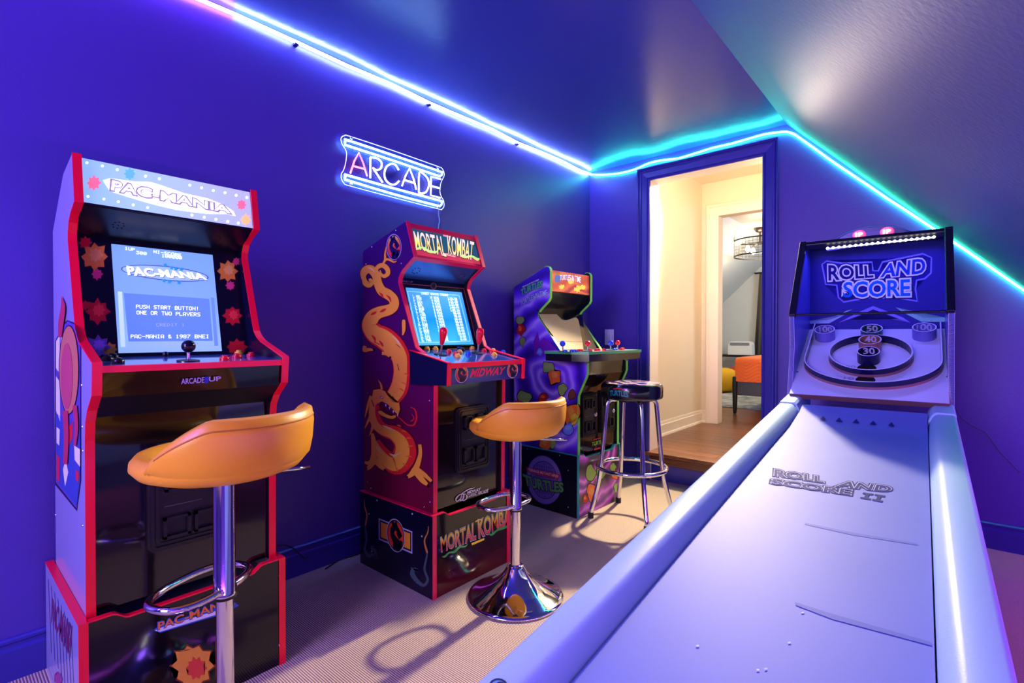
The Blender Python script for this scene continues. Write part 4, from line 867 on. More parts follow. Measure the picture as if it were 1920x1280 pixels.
ptext('badge_lettering', 'TEENAGE MUTANT NINJA', rs3, ((991, 884), (1046, 897), (1048, 890.5), (990, 877.5)), WHITEP, r3, .01, 0, .0029)
tq = ((985, 909), (1056, 922), (1055, 905), (981, 889))
ptext('badge_lettering', 'TURTLES', rs3, tq, BLACKP, r3, .10, 0, .0031, -3); ptext('badge_lettering', 'TURTLES', rs3, tq, flat('lettering_green', (96, 165, 96)), r3, .045, 0, .0036, -3)
screws(r3, rs3, [(988.5, 841), (1049, 853.5), (1065, 881.5), (1065, 950.5)], .0042)
# side lettering and plain splashes
tq = ((977, 554), (1016, 538), (1017, 526), (977, 543))
ptext('side_lettering', 'TURTLES', sd3, tq, flat('lettering_dark_teal', (10, 50, 60)), p3, .09, 0, .0008, 1.5); ptext('side_lettering', 'TURTLES', sd3, tq, flat('lettering_emerald', (80, 215, 130)), p3, .04, 0, .0014, 1.5)
ptext('side_lettering', 'TEENAGE MUTANT NINJA', sd3, ((979, 540.5), (1010, 526), (1010.5, 522.5), (979, 537)), WHITEP, p3, .03, 0, .0014, 0)
tq = ((976, 574), (1027, 554), (1025, 543), (975, 565))
ptext('side_lettering', 'TURTLES IN TIME', sd3, tq, flat('lettering_ink', (40, 20, 110)), p3, .06, 0, .0008, 3); ptext('side_lettering', 'TURTLES IN TIME', sd3, tq, flat('lettering_sky', (190, 220, 250)), p3, .015, 0, .0014, 3)
def blob(cx, cy, r, sx):
    rr = random.Random(int(cx*11+cy*3)); k = [r*(.62+.55*rr.random()) for _ in range(9)]
    return smooth_pts([(cx + k[i]*sx*math.cos(2*PI*i/9), cy + k[i]*math.sin(2*PI*i/9)) for i in range(9)], 3, True)
def splash(pl, parent, items, nm='splash_print'):
    for x, y, r_, sx, m_ in items:
        decal(nm, [[(x+(a-x)*1.12, y+(b-y)*1.12) for a, b in blob(x, y, r_, sx)]], pl, BLACKP, parent, .0006); decal(nm, [blob(x, y, r_, sx)], pl, m_, parent, .0011)
        decal(nm, [[(x+(a-x)*.5-r_*.12*sx, y+(b-y)*.4-r_*.2) for a, b in blob(x+1, y, r_, sx)]], pl, SPL.get(m_.name, m_), parent, .0015)
OLIVE = flat('splash_olive', (150, 195, 84)); FIRE = flat('splash_fire', (255, 122, 40)); SKY = flat('splash_sky', (110, 145, 240))
SPL = {'splash_olive': flat('splash_lime', (160, 195, 100)), 'splash_fire': flat('splash_amber', (250, 165, 60)), 'splash_sky': flat('splash_pale_sky', (150, 180, 245)), 'red_print': FIRE}
splash(sd3, p3, [(975, 600, 9, .8, OLIVE), (976, 618, 12, .7, DRED), (979, 640, 11, .6, OLIVE), (1012, 660, 7, .9, SKY), (1027, 688, 11, 1.2, OLIVE), (1040, 706, 15, .8, FIRE), (1055, 728, 13, .6, OLIVE), (1072, 740, 9, .9, flat('splash_brown', (130, 70, 50))), (1018, 745, 9, 1, DRED), (985, 745, 14, 1.1, OLIVE), (973, 760, 9, 1, DRED), (1072, 775, 22, .7, FIRE), (1076, 785, 13, .7, YELP), (1066, 805, 14, 1, SKY), (1022, 832, 15, .9, FIRE), (1037, 830, 10, .6, OLIVE)])
decal('city_print', [[(1000, 640), (1008, 620), (1012, 640), (1020, 632), (1030, 640), (1044, 655), (1040, 662), (1002, 668)]], sd3, flat('city_magenta', (130, 30, 170)), p3, .0006)
splash(rf3, r3, [(1107, 885, 14, .75, OLIVE), (1110, 925, 19, .6, FIRE), (1128, 885, 12, .8, OLIVE), (1150, 875, 8, .7, OLIVE), (1153, 890, 10, .55, FIRE), (1155, 915, 9, .5, OLIVE), (1097, 935, 9, .5, DRED)])

# ------------------------------------------------------------------ neon sign
neon = empty('neon_sign', (0, 1.48, 1.76), 0, 'glowing neon sign reading arcade between white tube bars high on the blue wall', 'sign')
NB = emat('neon_ice', (.16, .55, 1.0), 16); NW = emat('neon_white', (.62, .66, 1.0), 5); NR = emat('neon_red', (1.0, .10, .16), 3.2)
na = Plane((.032, 0, 0), (1, 0, 0)); nbk = Plane((.022, 0, 0), (1, 0, 0))
def npx(P): return [(630+x/7.109, 240+y/7.109) for x, y in P]
def ntube(name, P, m, r, closed=False, sm=4, par=neon):
    Q = npx(P); Q = smooth_pts(Q, sm, closed) if sm else Q
    bm = BM(); tube(bm, [na(*p) for p in Q], r, 6, closed); return ob(name, bm, m, par, True)
out = [(120, 100), (180, 108), (760, 300), (1340, 505), (1410, 535), (1440, 590), (1440, 640), (1415, 690), (1395, 745), (1390, 790), (1385, 850), (1405, 915), (1435, 970), (1440, 1040), (1410, 1080), (1350, 1075), (760, 925), (180, 770), (110, 740), (72, 680), (70, 610), (95, 570), (120, 500), (135, 420), (140, 330), (120, 275), (80, 215), (65, 150), (80, 115)]
Q = smooth_pts(npx(out), 3, True)
bm = BM(); A = [bm.verts.new(nbk(*p)) for p in Q]; B = [bm.verts.new(nbk(*p) + Vector((-.004, 0, 0))) for p in Q]; n = len(Q)
bm.faces.new(A); bm.faces.new(B[::-1])
for i in range(n): bm.faces.new((A[i], B[i], B[(i+1) % n], A[(i+1) % n]))
def clear_mat(name, tint, gloss=.08):
    m = bpy.data.materials.new(name); m.use_nodes = True; nt = m.node_tree; nn = nt.nodes; nn.remove(nn['Principled BSDF'])
    t = nn.new('ShaderNodeBsdfTransparent'); t.inputs[0].default_value = (*tint, 1); g = nn.new('ShaderNodeBsdfGlossy'); g.inputs['Roughness'].default_value = .03
    fr = nn.new('ShaderNodeFresnel'); fr.inputs[0].default_value = 1.22; mx = nn.new('ShaderNodeMixShader')
    nt.links.new(fr.outputs[0], mx.inputs[0]); nt.links.new(t.outputs[0], mx.inputs[1]); nt.links.new(g.outputs[0], mx.inputs[2]); nt.links.new(mx.outputs[0], nn['Material Output'].inputs[0]); return m
ob('acrylic_panel', bm, clear_mat('clear_acrylic', (.92, .96, 1)), neon)
bm = BM(); tube(bm, [nbk(*p) for p in Q], .0018, 5, True); ob('acrylic_edge', bm, emat('acrylic_edge_glow', (.9, .9, 1), .9), neon, True)
for P in ([(165, 165), (760, 362), (1370, 572), (1405, 590), (1410, 620), (1385, 638), (1330, 625), (760, 432), (170, 240), (128, 225), (118, 190), (135, 165)],
          [(165, 632), (760, 800), (1370, 962), (1405, 985), (1408, 1012), (1385, 1035), (1330, 1028), (760, 878), (170, 700), (130, 690), (118, 660), (135, 632)]):
    ntube('tube_bar', P, NB, .0046, True, 3)
for nm, parts, m_ in (('letter_a_red', [[(192, 600), (245, 440), (305, 330), (365, 470), (415, 640)], [(228, 505), (385, 545)]], NR),
                 ('letter_r', [[(458, 665), (458, 390)], [(458, 390), (540, 400), (605, 455), (600, 530), (545, 560), (490, 530)], [(505, 550), (620, 725)]], NW),
                 ('letter_c', [[(835, 560), (795, 495), (740, 475), (675, 515), (645, 600), (660, 685), (720, 745), (790, 750), (840, 705)]], NW),
                 ('letter_a', [[(880, 770), (925, 640), (980, 535), (1035, 680), (1070, 820)], [(908, 690), (1050, 735)]], NW),
                 ('letter_d', [[(1105, 860), (1110, 600), (1170, 615), (1225, 680), (1238, 760), (1205, 845), (1150, 872), (1105, 860)]], NW),
                 ('letter_e', [[(1395, 680), (1268, 648), (1262, 895), (1390, 930)], [(1268, 770), (1375, 800)]], NW)):
    for k, P in enumerate(parts): ntube('letter_tube', P, m_, .0042, False, 0 if nm in ('letter_e',) or len(P) == 2 or nm.startswith('letter_a') else 4)
bm = BM()
for x, y in ((205, 135), (1360, 535), (200, 745), (1355, 1055)): p = nbk(*npx([(x, y)])[0]); tube(bm, [p + Vector((-.022, 0, 0)), p + Vector((.003, 0, 0))], .006, 10)
ob('standoff_mounts', bm, CHROME, neon, True)
bm = BM(); tube(bm, smooth_pts([tuple(nbk(823, 391)), tuple(Plane((.008, 0, 0), (1, 0, 0))(822, 402)), tuple(Plane((.006, 0, 0), (1, 0, 0))(824, 415)), (.006, 1.752, 1.5), (.006, 1.752, 1.0), (.012, 1.755, .13)], 4), .0022, 6)
ob('power_lead', bm, mat('clear_blue_lead', (130, 190, 215), .3), neon, True)

# ------------------------------------------------------------------ stools
def bar_stool():
    r = empty('bar_stool', (0, 0, 0), 0)
    bm = BM(); lathe(bm, [(0, 0), (.178, 0), (.182, .004), (.180, .009), (.165, .013), (.135, .024), (.10, .042), (.068, .066), (.045, .092), (.034, .112), (.029, .120), (.024, .122), (.0, .122)], 48); ob('base', bm, CHROME, r, smooth=True, local=True)
    bm = BM(); lathe(bm, [(.0185, .118), (.0185, .36), (0, .36)], 24); ob('lower_pole', bm, CHROME, r, smooth='auto', local=True)
    bm = BM(); lathe(bm, [(.0, .332), (.024, .332), (.0245, .336), (.0225, .340), (.0225, .612), (0, .612)], 24); p = ob('upper_pole', bm, CHROME, r, smooth='auto', local=True)
    bm = BM(); lathe(bm, [(.0195, .326), (.0245, .326), (.0245, .332), (.0195, .332)], 24); ob('collar', bm, RUBBER, p, smooth='auto', local=True)
    bm = BM(); ring = [(-.064 + .068*math.copysign(abs(math.cos(a))**.8, math.cos(a)), .112*math.copysign(abs(math.sin(a))**.8, math.sin(a)), .345) for a in (2*PI*k/40 for k in range(40))]
    tube(bm, ring, .0085, 8, True); tube(bm, [(.004, -.02, .345), (.004, .02, .345)], .012, 8); ob('foot_ring', bm, CHROME, r, smooth=True, local=True)
    bm = BM(); tube(bm, [(0, .0, .590), (.01, .08, .588), (.04, .20, .572), (.05, .235, .568)], .0045, 8); ob('height_lever', bm, CHROME, r, smooth=True, local=True)
    # seat cushion and wrap-around low back
    bm = BM(); lathe(bm, [(0, .608), (.09, .609), (.135, .615), (.162, .626), (.175, .642), (.174, .656), (.164, .669), (.148, .673), (.134, .667), (.118, .660), (.07, .655), (0, .653)], 48, None, 1.0, 1.0); s = ob('seat', bm, YEL, r, smooth=True, local=True)
    bm = BM(); rings = []; N = 44
    for i in range(N+1):
        ph = R(-93.4 + 186.8*i/N); k = max(0, min(1, (math.cos(ph)+.06)/.66))**.75
        hz = .090*k; ro = .1765 + .009*k; base = .617
        pr = [(.132, base-.003), (.160, base+.010), (ro-.003, base+.034), (ro+.003, .650+.35*hz), (ro+.006, .655+.75*hz), (ro+.002, .661+hz), (ro-.010, .665+hz*1.03), (ro-.022, .661+hz), (ro-.030, .655+.6*hz), (ro-.034, .650+.2*hz), (.126, .640)]
        rings.append([bm.verts.new((a*math.cos(ph), a*math.sin(ph), z)) for a, z in pr])
    for A, B in zip(rings, rings[1:]):
        for j in range(len(A)): j2 = (j+1) % len(A); bm.faces.new((A[j], B[j], B[j2], A[j2]))
    bm.faces.new(rings[0][::-1]); bm.faces.new(rings[-1])
    bk = ob('backrest', bm, YEL, r, smooth=True, local=True)
    bm = BM(); pts = []
    for i in range(2, N-1):
        ph = R(-93.4 + 186.8*i/N); k = max(0, min(1, (math.cos(ph)+.06)/.66))**.75; q = .1765 + .009*k + .0045
        pts.append((q*math.cos(ph), q*math.sin(ph), .655+.090*k*.90))
    tube(bm, pts, .0016, 5); ob('seam', bm, mat('seam_thread', (190, 125, 40), .6), bk, smooth=True, local=True)
    return r
def copy_tree(o, parent=None):
    c = o.copy(); C.objects.link(c); c.parent = parent
    for ch in list(o.children): copy_tree(ch, c)
    return c
stool = bar_stool()
tag(stool, 'mustard leather bar stool on its round chrome base in front of the maroon dragon cabinet', 'stool', 'mustard bar stools')
stool2 = copy_tree(stool)
tag(stool2, 'large mustard leather bar stool with raised seat standing before the lavender cabinet')
stool.location = (.795, 1.452, 0); stool.rotation_euler.z = R(-6)
stool2.location = (.787, .439, 0); stool2.rotation_euler.z = R(26)
for ch in stool2.children:       # gas lift raised by 10 cm
    if ch.name.split('.')[0] not in ('base', 'lower_pole'): ch.location.z += .064
    if ch.name.startswith('lower_pole'): ch.scale.z = 1.27; ch.location.z = -.03

rs_ = empty('padded_stool', (.722, 2.515, 0), R(2), 'round black padded stool with four chrome legs and a foot ring by the doorway', 'stool')
W3 = wm(rs_)
bm = BM(); lathe(bm, [(0, .648), (.150, .648), (.163, .654), (.166, .664), (.166, .712), (.160, .726), (.148, .733), (.10, .738), (0, .740)], 40); seat3 = ob('seat', bm, mat('black_vinyl', (16, 15, 22), .16, coat=.5), rs_, smooth=True, local=True)
bm = BM(); lathe(bm, [(.152, .7325), (.10, .7386), (0, .7406)], 40)
tp = ob('seat_top_print', bm, swirl_mat('seat_top_swirl', [(0, (30, 20, 70)), (.3, (110, 40, 190)), (.5, (60, 190, 150)), (.62, (30, 20, 60)), (.8, (235, 120, 60)), (1, (190, 190, 220))], (.05, .03, .73), 6, 5, .12), seat3, smooth=True, local=True)
cen = W3 @ Vector((0, 0, 0)); d0 = math.atan2(CAM.y-cen.y, CAM.x-cen.x)
def sfn(r_, a_c, wd, z0, z1, arch=0):
    return lambda u, v: Vector((cen.x + r_*math.cos(a_c + (u-.5)*wd), cen.y + r_*math.sin(a_c + (u-.5)*wd), z0 + (z1-z0)*v + arch*(1-(2*u-1)**2)))
for b_, m_, rr in ((.08, BLACKP, .1668), (.03, flat('lettering_teal', (40, 150, 140)), .1674)):
    text('seat_lettering', 'TURTLES', sfn(rr, d0-.42, .62, .670, .697, .006), m_, seat3, b_)
bm = BM(); f = sfn(.1672, d0-.40, .40, .705, .711, .004)
for i in range(8):
    bm.faces.new([bm.verts.new(f(u, v)) for u, v in ((i/8, 0), ((i+1)/8, 0), ((i+1)/8, 1), (i/8, 1))])
ob('seat_ribbon_print', bm, DRED, seat3)
for k in range(4):
    a = PI/4 + k*PI/2; ca, sa_ = math.cos(a), math.sin(a)
    pth = smooth_pts([(.085, .642), (.115, .640), (.136, .622), (.143, .58), (.158, .42), (.172, .285), (.185, .20), (.212, .09), (.225, .045), (.228, .012)], 4)
    bm = BM(); tube(bm, [(r_*ca, r_*sa_, z) for r_, z in pth], .0125, 10); lg = ob('leg', bm, CHROME, rs_, smooth=True, local=True)
    bm = BM(); lathe(bm, [(0, 0), (.0155, 0), (.0155, .03), (.0125, .032)], 12, Matrix.Translation((.228*ca, .228*sa_, 0))); ob('foot_cap', bm, RUBBER, lg, smooth='auto', local=True)
    bm = BM(); M = frame((.184*ca, .184*sa_, .27), (-sa_, ca, 0), (0, 0, 1), (ca, sa_, 0)); lathe(bm, [(.008, .010), (.007, .014), (0, .015)], 10, M); ob('ring_bolt', bm, BOLT, lg, smooth=True, local=True)
bm = BM(); tube(bm, [(.184*math.cos(2*PI*k/48), .184*math.sin(2*PI*k/48), .272) for k in range(48)], .0115, 10, True); ob('foot_ring', bm, CHROME, rs_, smooth=True, local=True)
bm = BM(); box(bm, -.11, .11, -.02, .02, .636, .648); box(bm, -.02, .02, -.11, .11, .636, .648); ob('leg_plate', bm, BLACK, rs_, local=True)

# ------------------------------------------------------------------ ball-rolling machine
BR = R(1.9); AX = Vector((-math.sin(BR), math.cos(BR), 0)); PX = Vector((math.cos(BR), math.sin(BR), 0)); O2 = Vector((CAM.x, 0, 0))
KS = .95
def K(l, s, z): return O2 + PX*l*KS + AX*s*KS + Vector((0, 0, CAM.z + (z-CAM.z)*KS if z > .001 else 0))
sk = empty('ball_rolling_machine', K(-.19, 1.6, 0), BR, 'long pale blue-white ball-rolling machine with ringed target board and lit header', 'arcade game')
SKW = mat('skee_white_laminate', (214, 218, 238), .32, bump=.03, bscale=90)
RAILM = mat('skee_rail_vinyl', (172, 208, 232), .45, bump=.05, bscale=300, spec=.35)
LANEM = mat('skee_lane_plastic', (104, 120, 196), .60, var=.08, vscale=5, spec=.42)
RIM = mat('white_rim', (225, 225, 245), .3)
zr_ = lambda s: .714 + .0997*(s-2.615)     # rail tops
zl_ = lambda s: .672 + .0997*(s-2.615)     # lane
S0, S1 = .28, 2.63
LL, LR = -.40, .018
# lane: flat bed, kink, ramp and lip
bm = BM()
def lprof(l): return [K(l, s, z) for s, z in ((S0+.02, zl_(S0)), (1.2, zl_(1.2)), (2.205, zl_(2.205)), (2.33, zl_(2.33)+.006), (2.43, zl_(2.43)+.016), (2.475, zl_(2.475)+.026), (2.50, zl_(2.5)+.029), (2.512, zl_(2.5)+.022))]
tops = [lprof(LL), lprof(LR)]
A = [bm.verts.new(p) for p in tops[0]]; B = [bm.verts.new(p) for p in tops[1]]; a_ = [bm.verts.new(p - Vector((0, 0, .03))) for p in tops[0]]; b__ = [bm.verts.new(p - Vector((0, 0, .03))) for p in tops[1]]
for i in range(len(A)-1):
    bm.faces.new((A[i], A[i+1], B[i+1], B[i])); bm.faces.new((a_[i], b__[i], b__[i+1], a_[i+1])); bm.faces.new((A[i], a_[i], a_[i+1], A[i+1])); bm.faces.new((B[i], B[i+1], b__[i+1], b__[i]))
bm.faces.new((A[0], B[0], b__[0], a_[0])); bm.faces.new((A[-1], a_[-1], b__[-1], B[-1]))
lane = ob('lane', bm, LANEM, sk, smooth='auto')
# rails: soft-shouldered, extruded along the slope
def rail(l_out, sgn, s0, s1):
    prof = [(0, -.09), (0, -.012), (.003, -.004), (.011, 0), (.050, 0), (.058, -.003), (.066, -.011), (.074, -.028), (.0795, -.044), (.0795, -.09)]
    bm = BM(); rows = []
    for s in (s0, s0+.012, s1-.012, s1):
        e = .004 if s in (s0, s1) else 0
        rows.append([bm.verts.new(K(l_out + sgn*(u + (e if u < .04 else -e)), s, zr_(s)+v-(e if v > -.05 else 0))) for u, v in prof])
    for P, Q in zip(rows, rows[1:]):
        for j in range(len(P)-1): bm.faces.new((P[j], P[j+1], Q[j+1], Q[j]))
        bm.faces.new((P[-1], P[0], Q[0], Q[-1]))
    bm.faces.new(rows[0]); bm.faces.new(rows[-1][::-1])
    return ob('rail', bm, RAILM, sk, smooth='auto')
rl = rail(-.482, 1, S0, 2.60); rr_ = rail(.1, -1, S0, 2.60)
for l_, sg in ((-.482, 1), (.1, -1)):     # padded end blocks
    bm = BM(); prism(bm, [(0, -.05), (0, -.004), (.006, .004), (.058, .004), (.068, -.004), (.080, -.03), (.082, -.05)], lambda u, v, s: K(l_+sg*u, s, zr_(s)+v+.002), 2.44, 2.612); ob('rail_end_block', bm, RAILM, sk)
# body and legs
bm = BM(); prism(bm, [(S0+.01, zl_(S0)-.16), (2.66, .50), (2.66, .67), (S0+.01, zl_(S0)-.032)], lambda u, v, w_: K(w_, u, v), -.476, .094); body_ = ob('body', bm, mat('skee_body_side', (120, 126, 190), .35), sk)
for s in (.42, 1.55):
    for l_ in (-.45, .02):
        bm = BM(); prism(bm, [(s, 0), (s+.05, 0), (s+.05, zl_(s)-.10), (s, zl_(s)-.10)], lambda u, v, w_: K(w_, u, v), l_, l_+.05); ob('leg', bm, BLACK, sk)
# target cabinet sides
sprof = [(2.615, 0), (3.13, 0), (3.13, 1.448), (2.925, 1.448), (2.655, 1.082), (2.672, .93), (2.66, .88), (2.615, .70)]
for l_ in (-.482, .082):
    bm = BM(); prism(bm, sprof, lambda u, v, w_: K(w_, u, v), l_, l_+.018); sp_ = ob('side_panel', bm, mat('skee_side_blue', (74, 84, 190), .3), sk)
    bm = BM(); fr_ = [(2.655, 1.082), (2.672, .93), (2.66, .88), (2.615, .70)]
    prism(bm, fr_ + offs(fr_[::-1], -.004), lambda u, v, w_: K(w_, u, v), l_-.0008, l_+.0188); ob('side_edge', bm, SKW, sp_)
bm = BM(); prism(bm, [(2.63, 0), (2.65, 0), (2.65, .66), (2.63, .66)], lambda u, v, w_: K(w_, u, v), -.464, .082); ob('front_board', bm, BLACK, sk)
# sloping target field
F0, F1 = K(-.19, 2.566, .727), K(-.19, 3.085, 1.020)
fq = (F1-F0).normalized(); fnn = PX.cross(fq).normalized()
bm = BM(); M = frame(F0, PX, fq, fnn); ln = (F1-F0).length
bm2 = box(bm, -.274*KS, .274*KS, .0, ln, -.02, 0, 0, 0, M); field = ob('target_board', bm, SKW, sk)
bm = BM(); box(bm, -.274*KS, .274*KS, -.003, .0, -.022, -.001, 0, 0, M); ob('board_front_edge', bm, mat('fibreboard_edge', (120, 76, 80), .6), field)
fpl = Plane(F0, fnn)
def onf(px, py, lift=0):   # board coordinates of a picture point lifted off the board
    q = M.inverted() @ fpl(px, py, lift); return q.x, q.y
BANDM = mat('navy_band', (22, 20, 70), .22); MDF = mat('fibreboard_band', (150, 100, 110), .5)
def band(name, pts, h0, h1, m, parent, closed=True, th=.005, rim=True):
    n = len(pts); bm = BM(); R4 = []
    for i, (x, y) in enumerate(pts):
        a, b = (pts[i-1], pts[(i+1) % n]) if closed else (pts[max(i-1, 0)], pts[min(i+1, n-1)])
        d = Vector((b[0]-a[0], b[1]-a[1])).normalized(); nx, ny = d.y, -d.x
        R4.append([bm.verts.new(M @ Vector(p)) for p in ((x, y, h0), (x, y, h1), (x+nx*-th, y+ny*-th, h1), (x+nx*-th, y+ny*-th, h0))])
    for i in range(n if closed else n-1):
        P, Q = R4[i], R4[(i+1) % n]
        for j in range(4): f = bm.faces.new((P[j], P[(j+1) % 4], Q[(j+1) % 4], Q[j])); f.material_index = 1 if j == 1 and rim else 0
    return ob(name, bm, [m, RIM], parent)
def circ(cx, cy, r_, n=40, ry=None): return [(cx + r_*math.cos(2*PI*k/n), cy + (ry or r_)*math.sin(2*PI*k/n)) for k in range(n)]
hI = .036
tI = [onf(1552, 666, hI), onf(1712, 664, hI), onf(1634, 626.5, hI), onf(1628, 693.4, hI)]
icx, ir = (tI[0][0]+tI[1][0])/2, (tI[1][0]-tI[0][0])/2; icy = (tI[2][1]+tI[3][1])/2; iry = (tI[2][1]-tI[3][1])/2
rg = band('inner_ring', circ(icx, icy, ir, 48, iry), 0, hI, BANDM, sk); band('ring_base', circ(icx, icy, ir+.002, 48, iry+.002), 0, .012, MDF, rg, rim=False)
o1, o2, o3 = onf(1508, 668, hI), onf(1767.5, 666, hI), onf(1633, 716.5, hI)
otop = ln-.004; ocx = (o1[0]+o2[0])/2; orx = (o2[0]-o1[0])/2; oyc = max(o1[1], o3[1]+.15); ory = oyc - o3[1]
U = [(ocx-orx, otop), (ocx-orx, (otop+oyc)/2)] + [(ocx - orx*math.cos(PI*k/32), oyc - ory*math.sin(PI*k/32)) for k in range(33)] + [(ocx+orx, (otop+oyc)/2), (ocx+orx, otop)]
og = band('outer_ring', U, 0, hI, BANDM, sk, False); band('ring_base', [(ocx+(x-ocx)*1.008, oyc+(y-oyc)*1.008) for x, y in U[2:-2]], 0, .012, MDF, og, False, rim=False)
CUPS = ((1546, 617, 19.2, '100', PURP), (1634, 615.6, 21, '50', flat('cup_green', (10, 75, 80), .3)), (1733, 613, 23.3, '100', PURP), (1631, 636, 21.8, '40', flat('cup_tan', (150, 105, 90), .3)), (1628, 658, 21.9, '30', BANDM))
hC = .05
for x, y, rp, s, m_ in CUPS:
    cx_, cy_ = onf(x, y, hC); xa, _ = onf(x-rp, y, hC); xb, _ = onf(x+rp, y, hC); r_ = (xb-xa)/2
    cp = band('cup', circ(cx_, cy_, r_, 28), 0, hC, m_ if s != '100' else flat('cup_violet', (110, 105, 200), .3), sk, True, .004)
    bm = BM(); vs = [bm.verts.new(M @ Vector((a, b_, .0012))) for a, b_ in circ(cx_, cy_, r_-.004, 28)]; bm.faces.new(vs); ob('cup_floor', bm, m_ if s != '100' else flat('cup_floor_violet', (70, 66, 170), .3), cp)
    wd = {2: 1.15, 3: 1.5}[len(s)]
    text('cup_number', s, lambda u, v: M @ Vector((cx_ + (r_-.0046)*math.cos(PI/2-(u-.5)*wd), cy_ + (r_-.0046)*math.sin(PI/2-(u-.5)*wd), hC*.30 + hC*.6*v)), flat('cup_number_white', (205, 205, 245), .4), cp, .03)
for x, y, s in ((1625, 690.5, '20'), (1622.5, 712.5, '10')):
    cx_, cy_ = onf(x, y); bm = BM(); bm.faces.new([bm.verts.new(M @ Vector((a, b_, .0008))) for a, b_ in circ(cx_, cy_, .034, 28)]); ob('ball_hole', bm, flat('hole_dark', (2, 2, 4), .8), field)
    text('hole_number', s, lambda u, v: M @ Vector((cx_-.075+.035*u, cy_-.002+.02*v, .001)), GREYP, field, .02)
screws(field, fpl, [(1495, 697), (1776, 706)], .004, BLACK)
# back panel with lettering
bkp = Plane(K(0, 3.085, 1.2), AX)
SKB = mat('skee_back_print', (34, 28, 140), .45, spec=.12)
bm = BM(); prism(bm, [(3.087, 1.0), (3.105, 1.0), (3.105, 1.44), (3.087, 1.44)], lambda u, v, w_: K(w_, u, v), -.464, .082); bkb = ob('back_board', bm, SKB, sk)
bkp = Plane(K(0, 3.0868, 1.2), AX)
LAVP = mat('skee_lavender_line', (140, 135, 235), .6, spec=.08); NVL = mat('skee_navy_letter', (26, 24, 100), .6, spec=.08)
def cpx(P): return [(1460+x/5.333, 410+y/5.333) for x, y in P]
shape = [(478, 415), (640, 437), (935, 425), (950, 515), (990, 515), (1035, 425), (1440, 342), (1535, 385), (1530, 545), (1465, 605), (1385, 620), (1375, 700), (1390, 830), (1200, 800), (900, 795), (650, 840), (590, 790), (575, 670), (465, 660), (425, 455)]
def ring_print(P, k, nm, m_, lift):
    cx = sum(p[0] for p in P)/len(P); cy = sum(p[1] for p in P)/len(P)
    inn = []
    for i in range(len(P)):
        a, b = Vector(P[i-1]), Vector(P[(i+1) % len(P)]); d = (b-a).normalized(); inn.append((P[i][0]-d.y*k, P[i][1]+d.x*k))
    bm = BM(); A = [bm.verts.new(bkp(*p, lift)) for p in cpx(P)]; B = [bm.verts.new(bkp(*p, lift)) for p in cpx(inn)]
    for i in range(len(P)): j = (i+1) % len(P); bm.faces.new((A[i], A[j], B[j], B[i]))
    bm.normal_update()
    for f in bm.faces:
        if f.normal.dot(bkp.n) < 0: f.normal_flip()
    ob(nm, bm, m_, bkb, flip=False)
decal('logo_shape', [cpx(shape)], bkp, mat('skee_logo_blue', (34, 30, 135), .6, spec=.08), bkb, .0006)
ring_print(shape, 16, 'logo_outline', LAVP, .0012)
CYL = mat('skee_cyan_letter', (20, 110, 205), .6, spec=.08)
for s, q, m_ in (('ROLL', [(497, 622), (950, 588), (940, 468), (495, 460)], NVL), ('AND', [(1012, 588), (1470, 545), (1465, 388), (1050, 452)], mat('skee_blue_letter', (24, 60, 170), .6, spec=.08)), ('SCORE', [(640, 790), (1318, 775), (1315, 600), (645, 632)], CYL)):
    q = cpx(q)
    for b_, mm, lf in ((.15, NVL, .0016), (.095, RIM, .0022), (.025, m_, .0028)): ptext('logo_lettering', s, bkp, q, mm, bkb, b_, 0, lf, 0, .03)
for P, mm in (([(310, 1022), (490, 1015), (740, 905), (690, 915), (500, 1005), (310, 1018)], TEAL), ([(310, 1050), (505, 1045), (670, 955), (600, 958), (490, 1015), (310, 1020)], flat('skee_chevron_blue', (70, 125, 215), .3)), ([(600, 1040), (850, 950), (1050, 945), (1320, 1040), (1240, 985), (945, 872), (830, 920), (690, 990)], LAVP), ([(720, 1010), (945, 905), (1200, 1000), (1050, 970), (940, 935), (850, 965)], NVL), ([(1170, 885), (1450, 990), (1675, 988), (1675, 1030), (1430, 1030), (1240, 935)], flat('skee_chevron_teal', (40, 160, 185), .3))):
    decal('chevron_print', [cpx(P)], bkp, mm, bkb, .0010 if mm is not NVL else .0016)
# slanted black frame with a clear front
fa, fb = (2.655, 1.082), (2.925, 1.448)
fd = Vector((fb[0]-fa[0], fb[1]-fa[1])); fl_ = fd.length; fd.normalize()
def SL(l, t, h): return K(l, fa[0]+fd.x*t-fd.y*h, fa[1]+fd.y*t+fd.x*h)
MS = frame(SL(0, 0, 0), SL(1, 0, 0)-SL(0, 0, 0), SL(0, 1, 0)-SL(0, 0, 0), SL(0, 0, 1)-SL(0, 0, 0))
BLKF = mat('skee_frame_black', (20, 18, 44), .3)
for a_0, a_1, t0, t1, h0, h1 in ((-.484, -.456, -.004, fl_+.01, -.012, .014), (.074, .102, -.004, fl_+.01, -.012, .014), (-.456, .074, fl_-.016, fl_+.006, -.02, .012), (-.456, .074, -.003, .006, -.004, .006)):
    bm = BM(); box(bm, a_0, a_1, t0, t1, h0, h1, .002, 0, MS); ob('header_frame', bm, BLKF, sk)
bm = BM(); box(bm, -.456, .074, .006, fl_-.03, -.001, .002, 0, 0, MS); ob('clear_cover', bm, clear_mat('clear_cover', (.93, .94, 1)), sk)
area('header_led_lamp', K(-.19, 2.96, 1.415), K(-.19, 2.93, .9), .46, .03, 1.5, (.16, .15, 1.0))
bm = BM(); prism(bm, [(2.93, 1.435), (3.13, 1.435), (3.13, 1.448), (2.93, 1.448)], lambda u, v, w_: K(w_, u, v), -.464, .082); ob('top_board', bm, BLKF, sk)
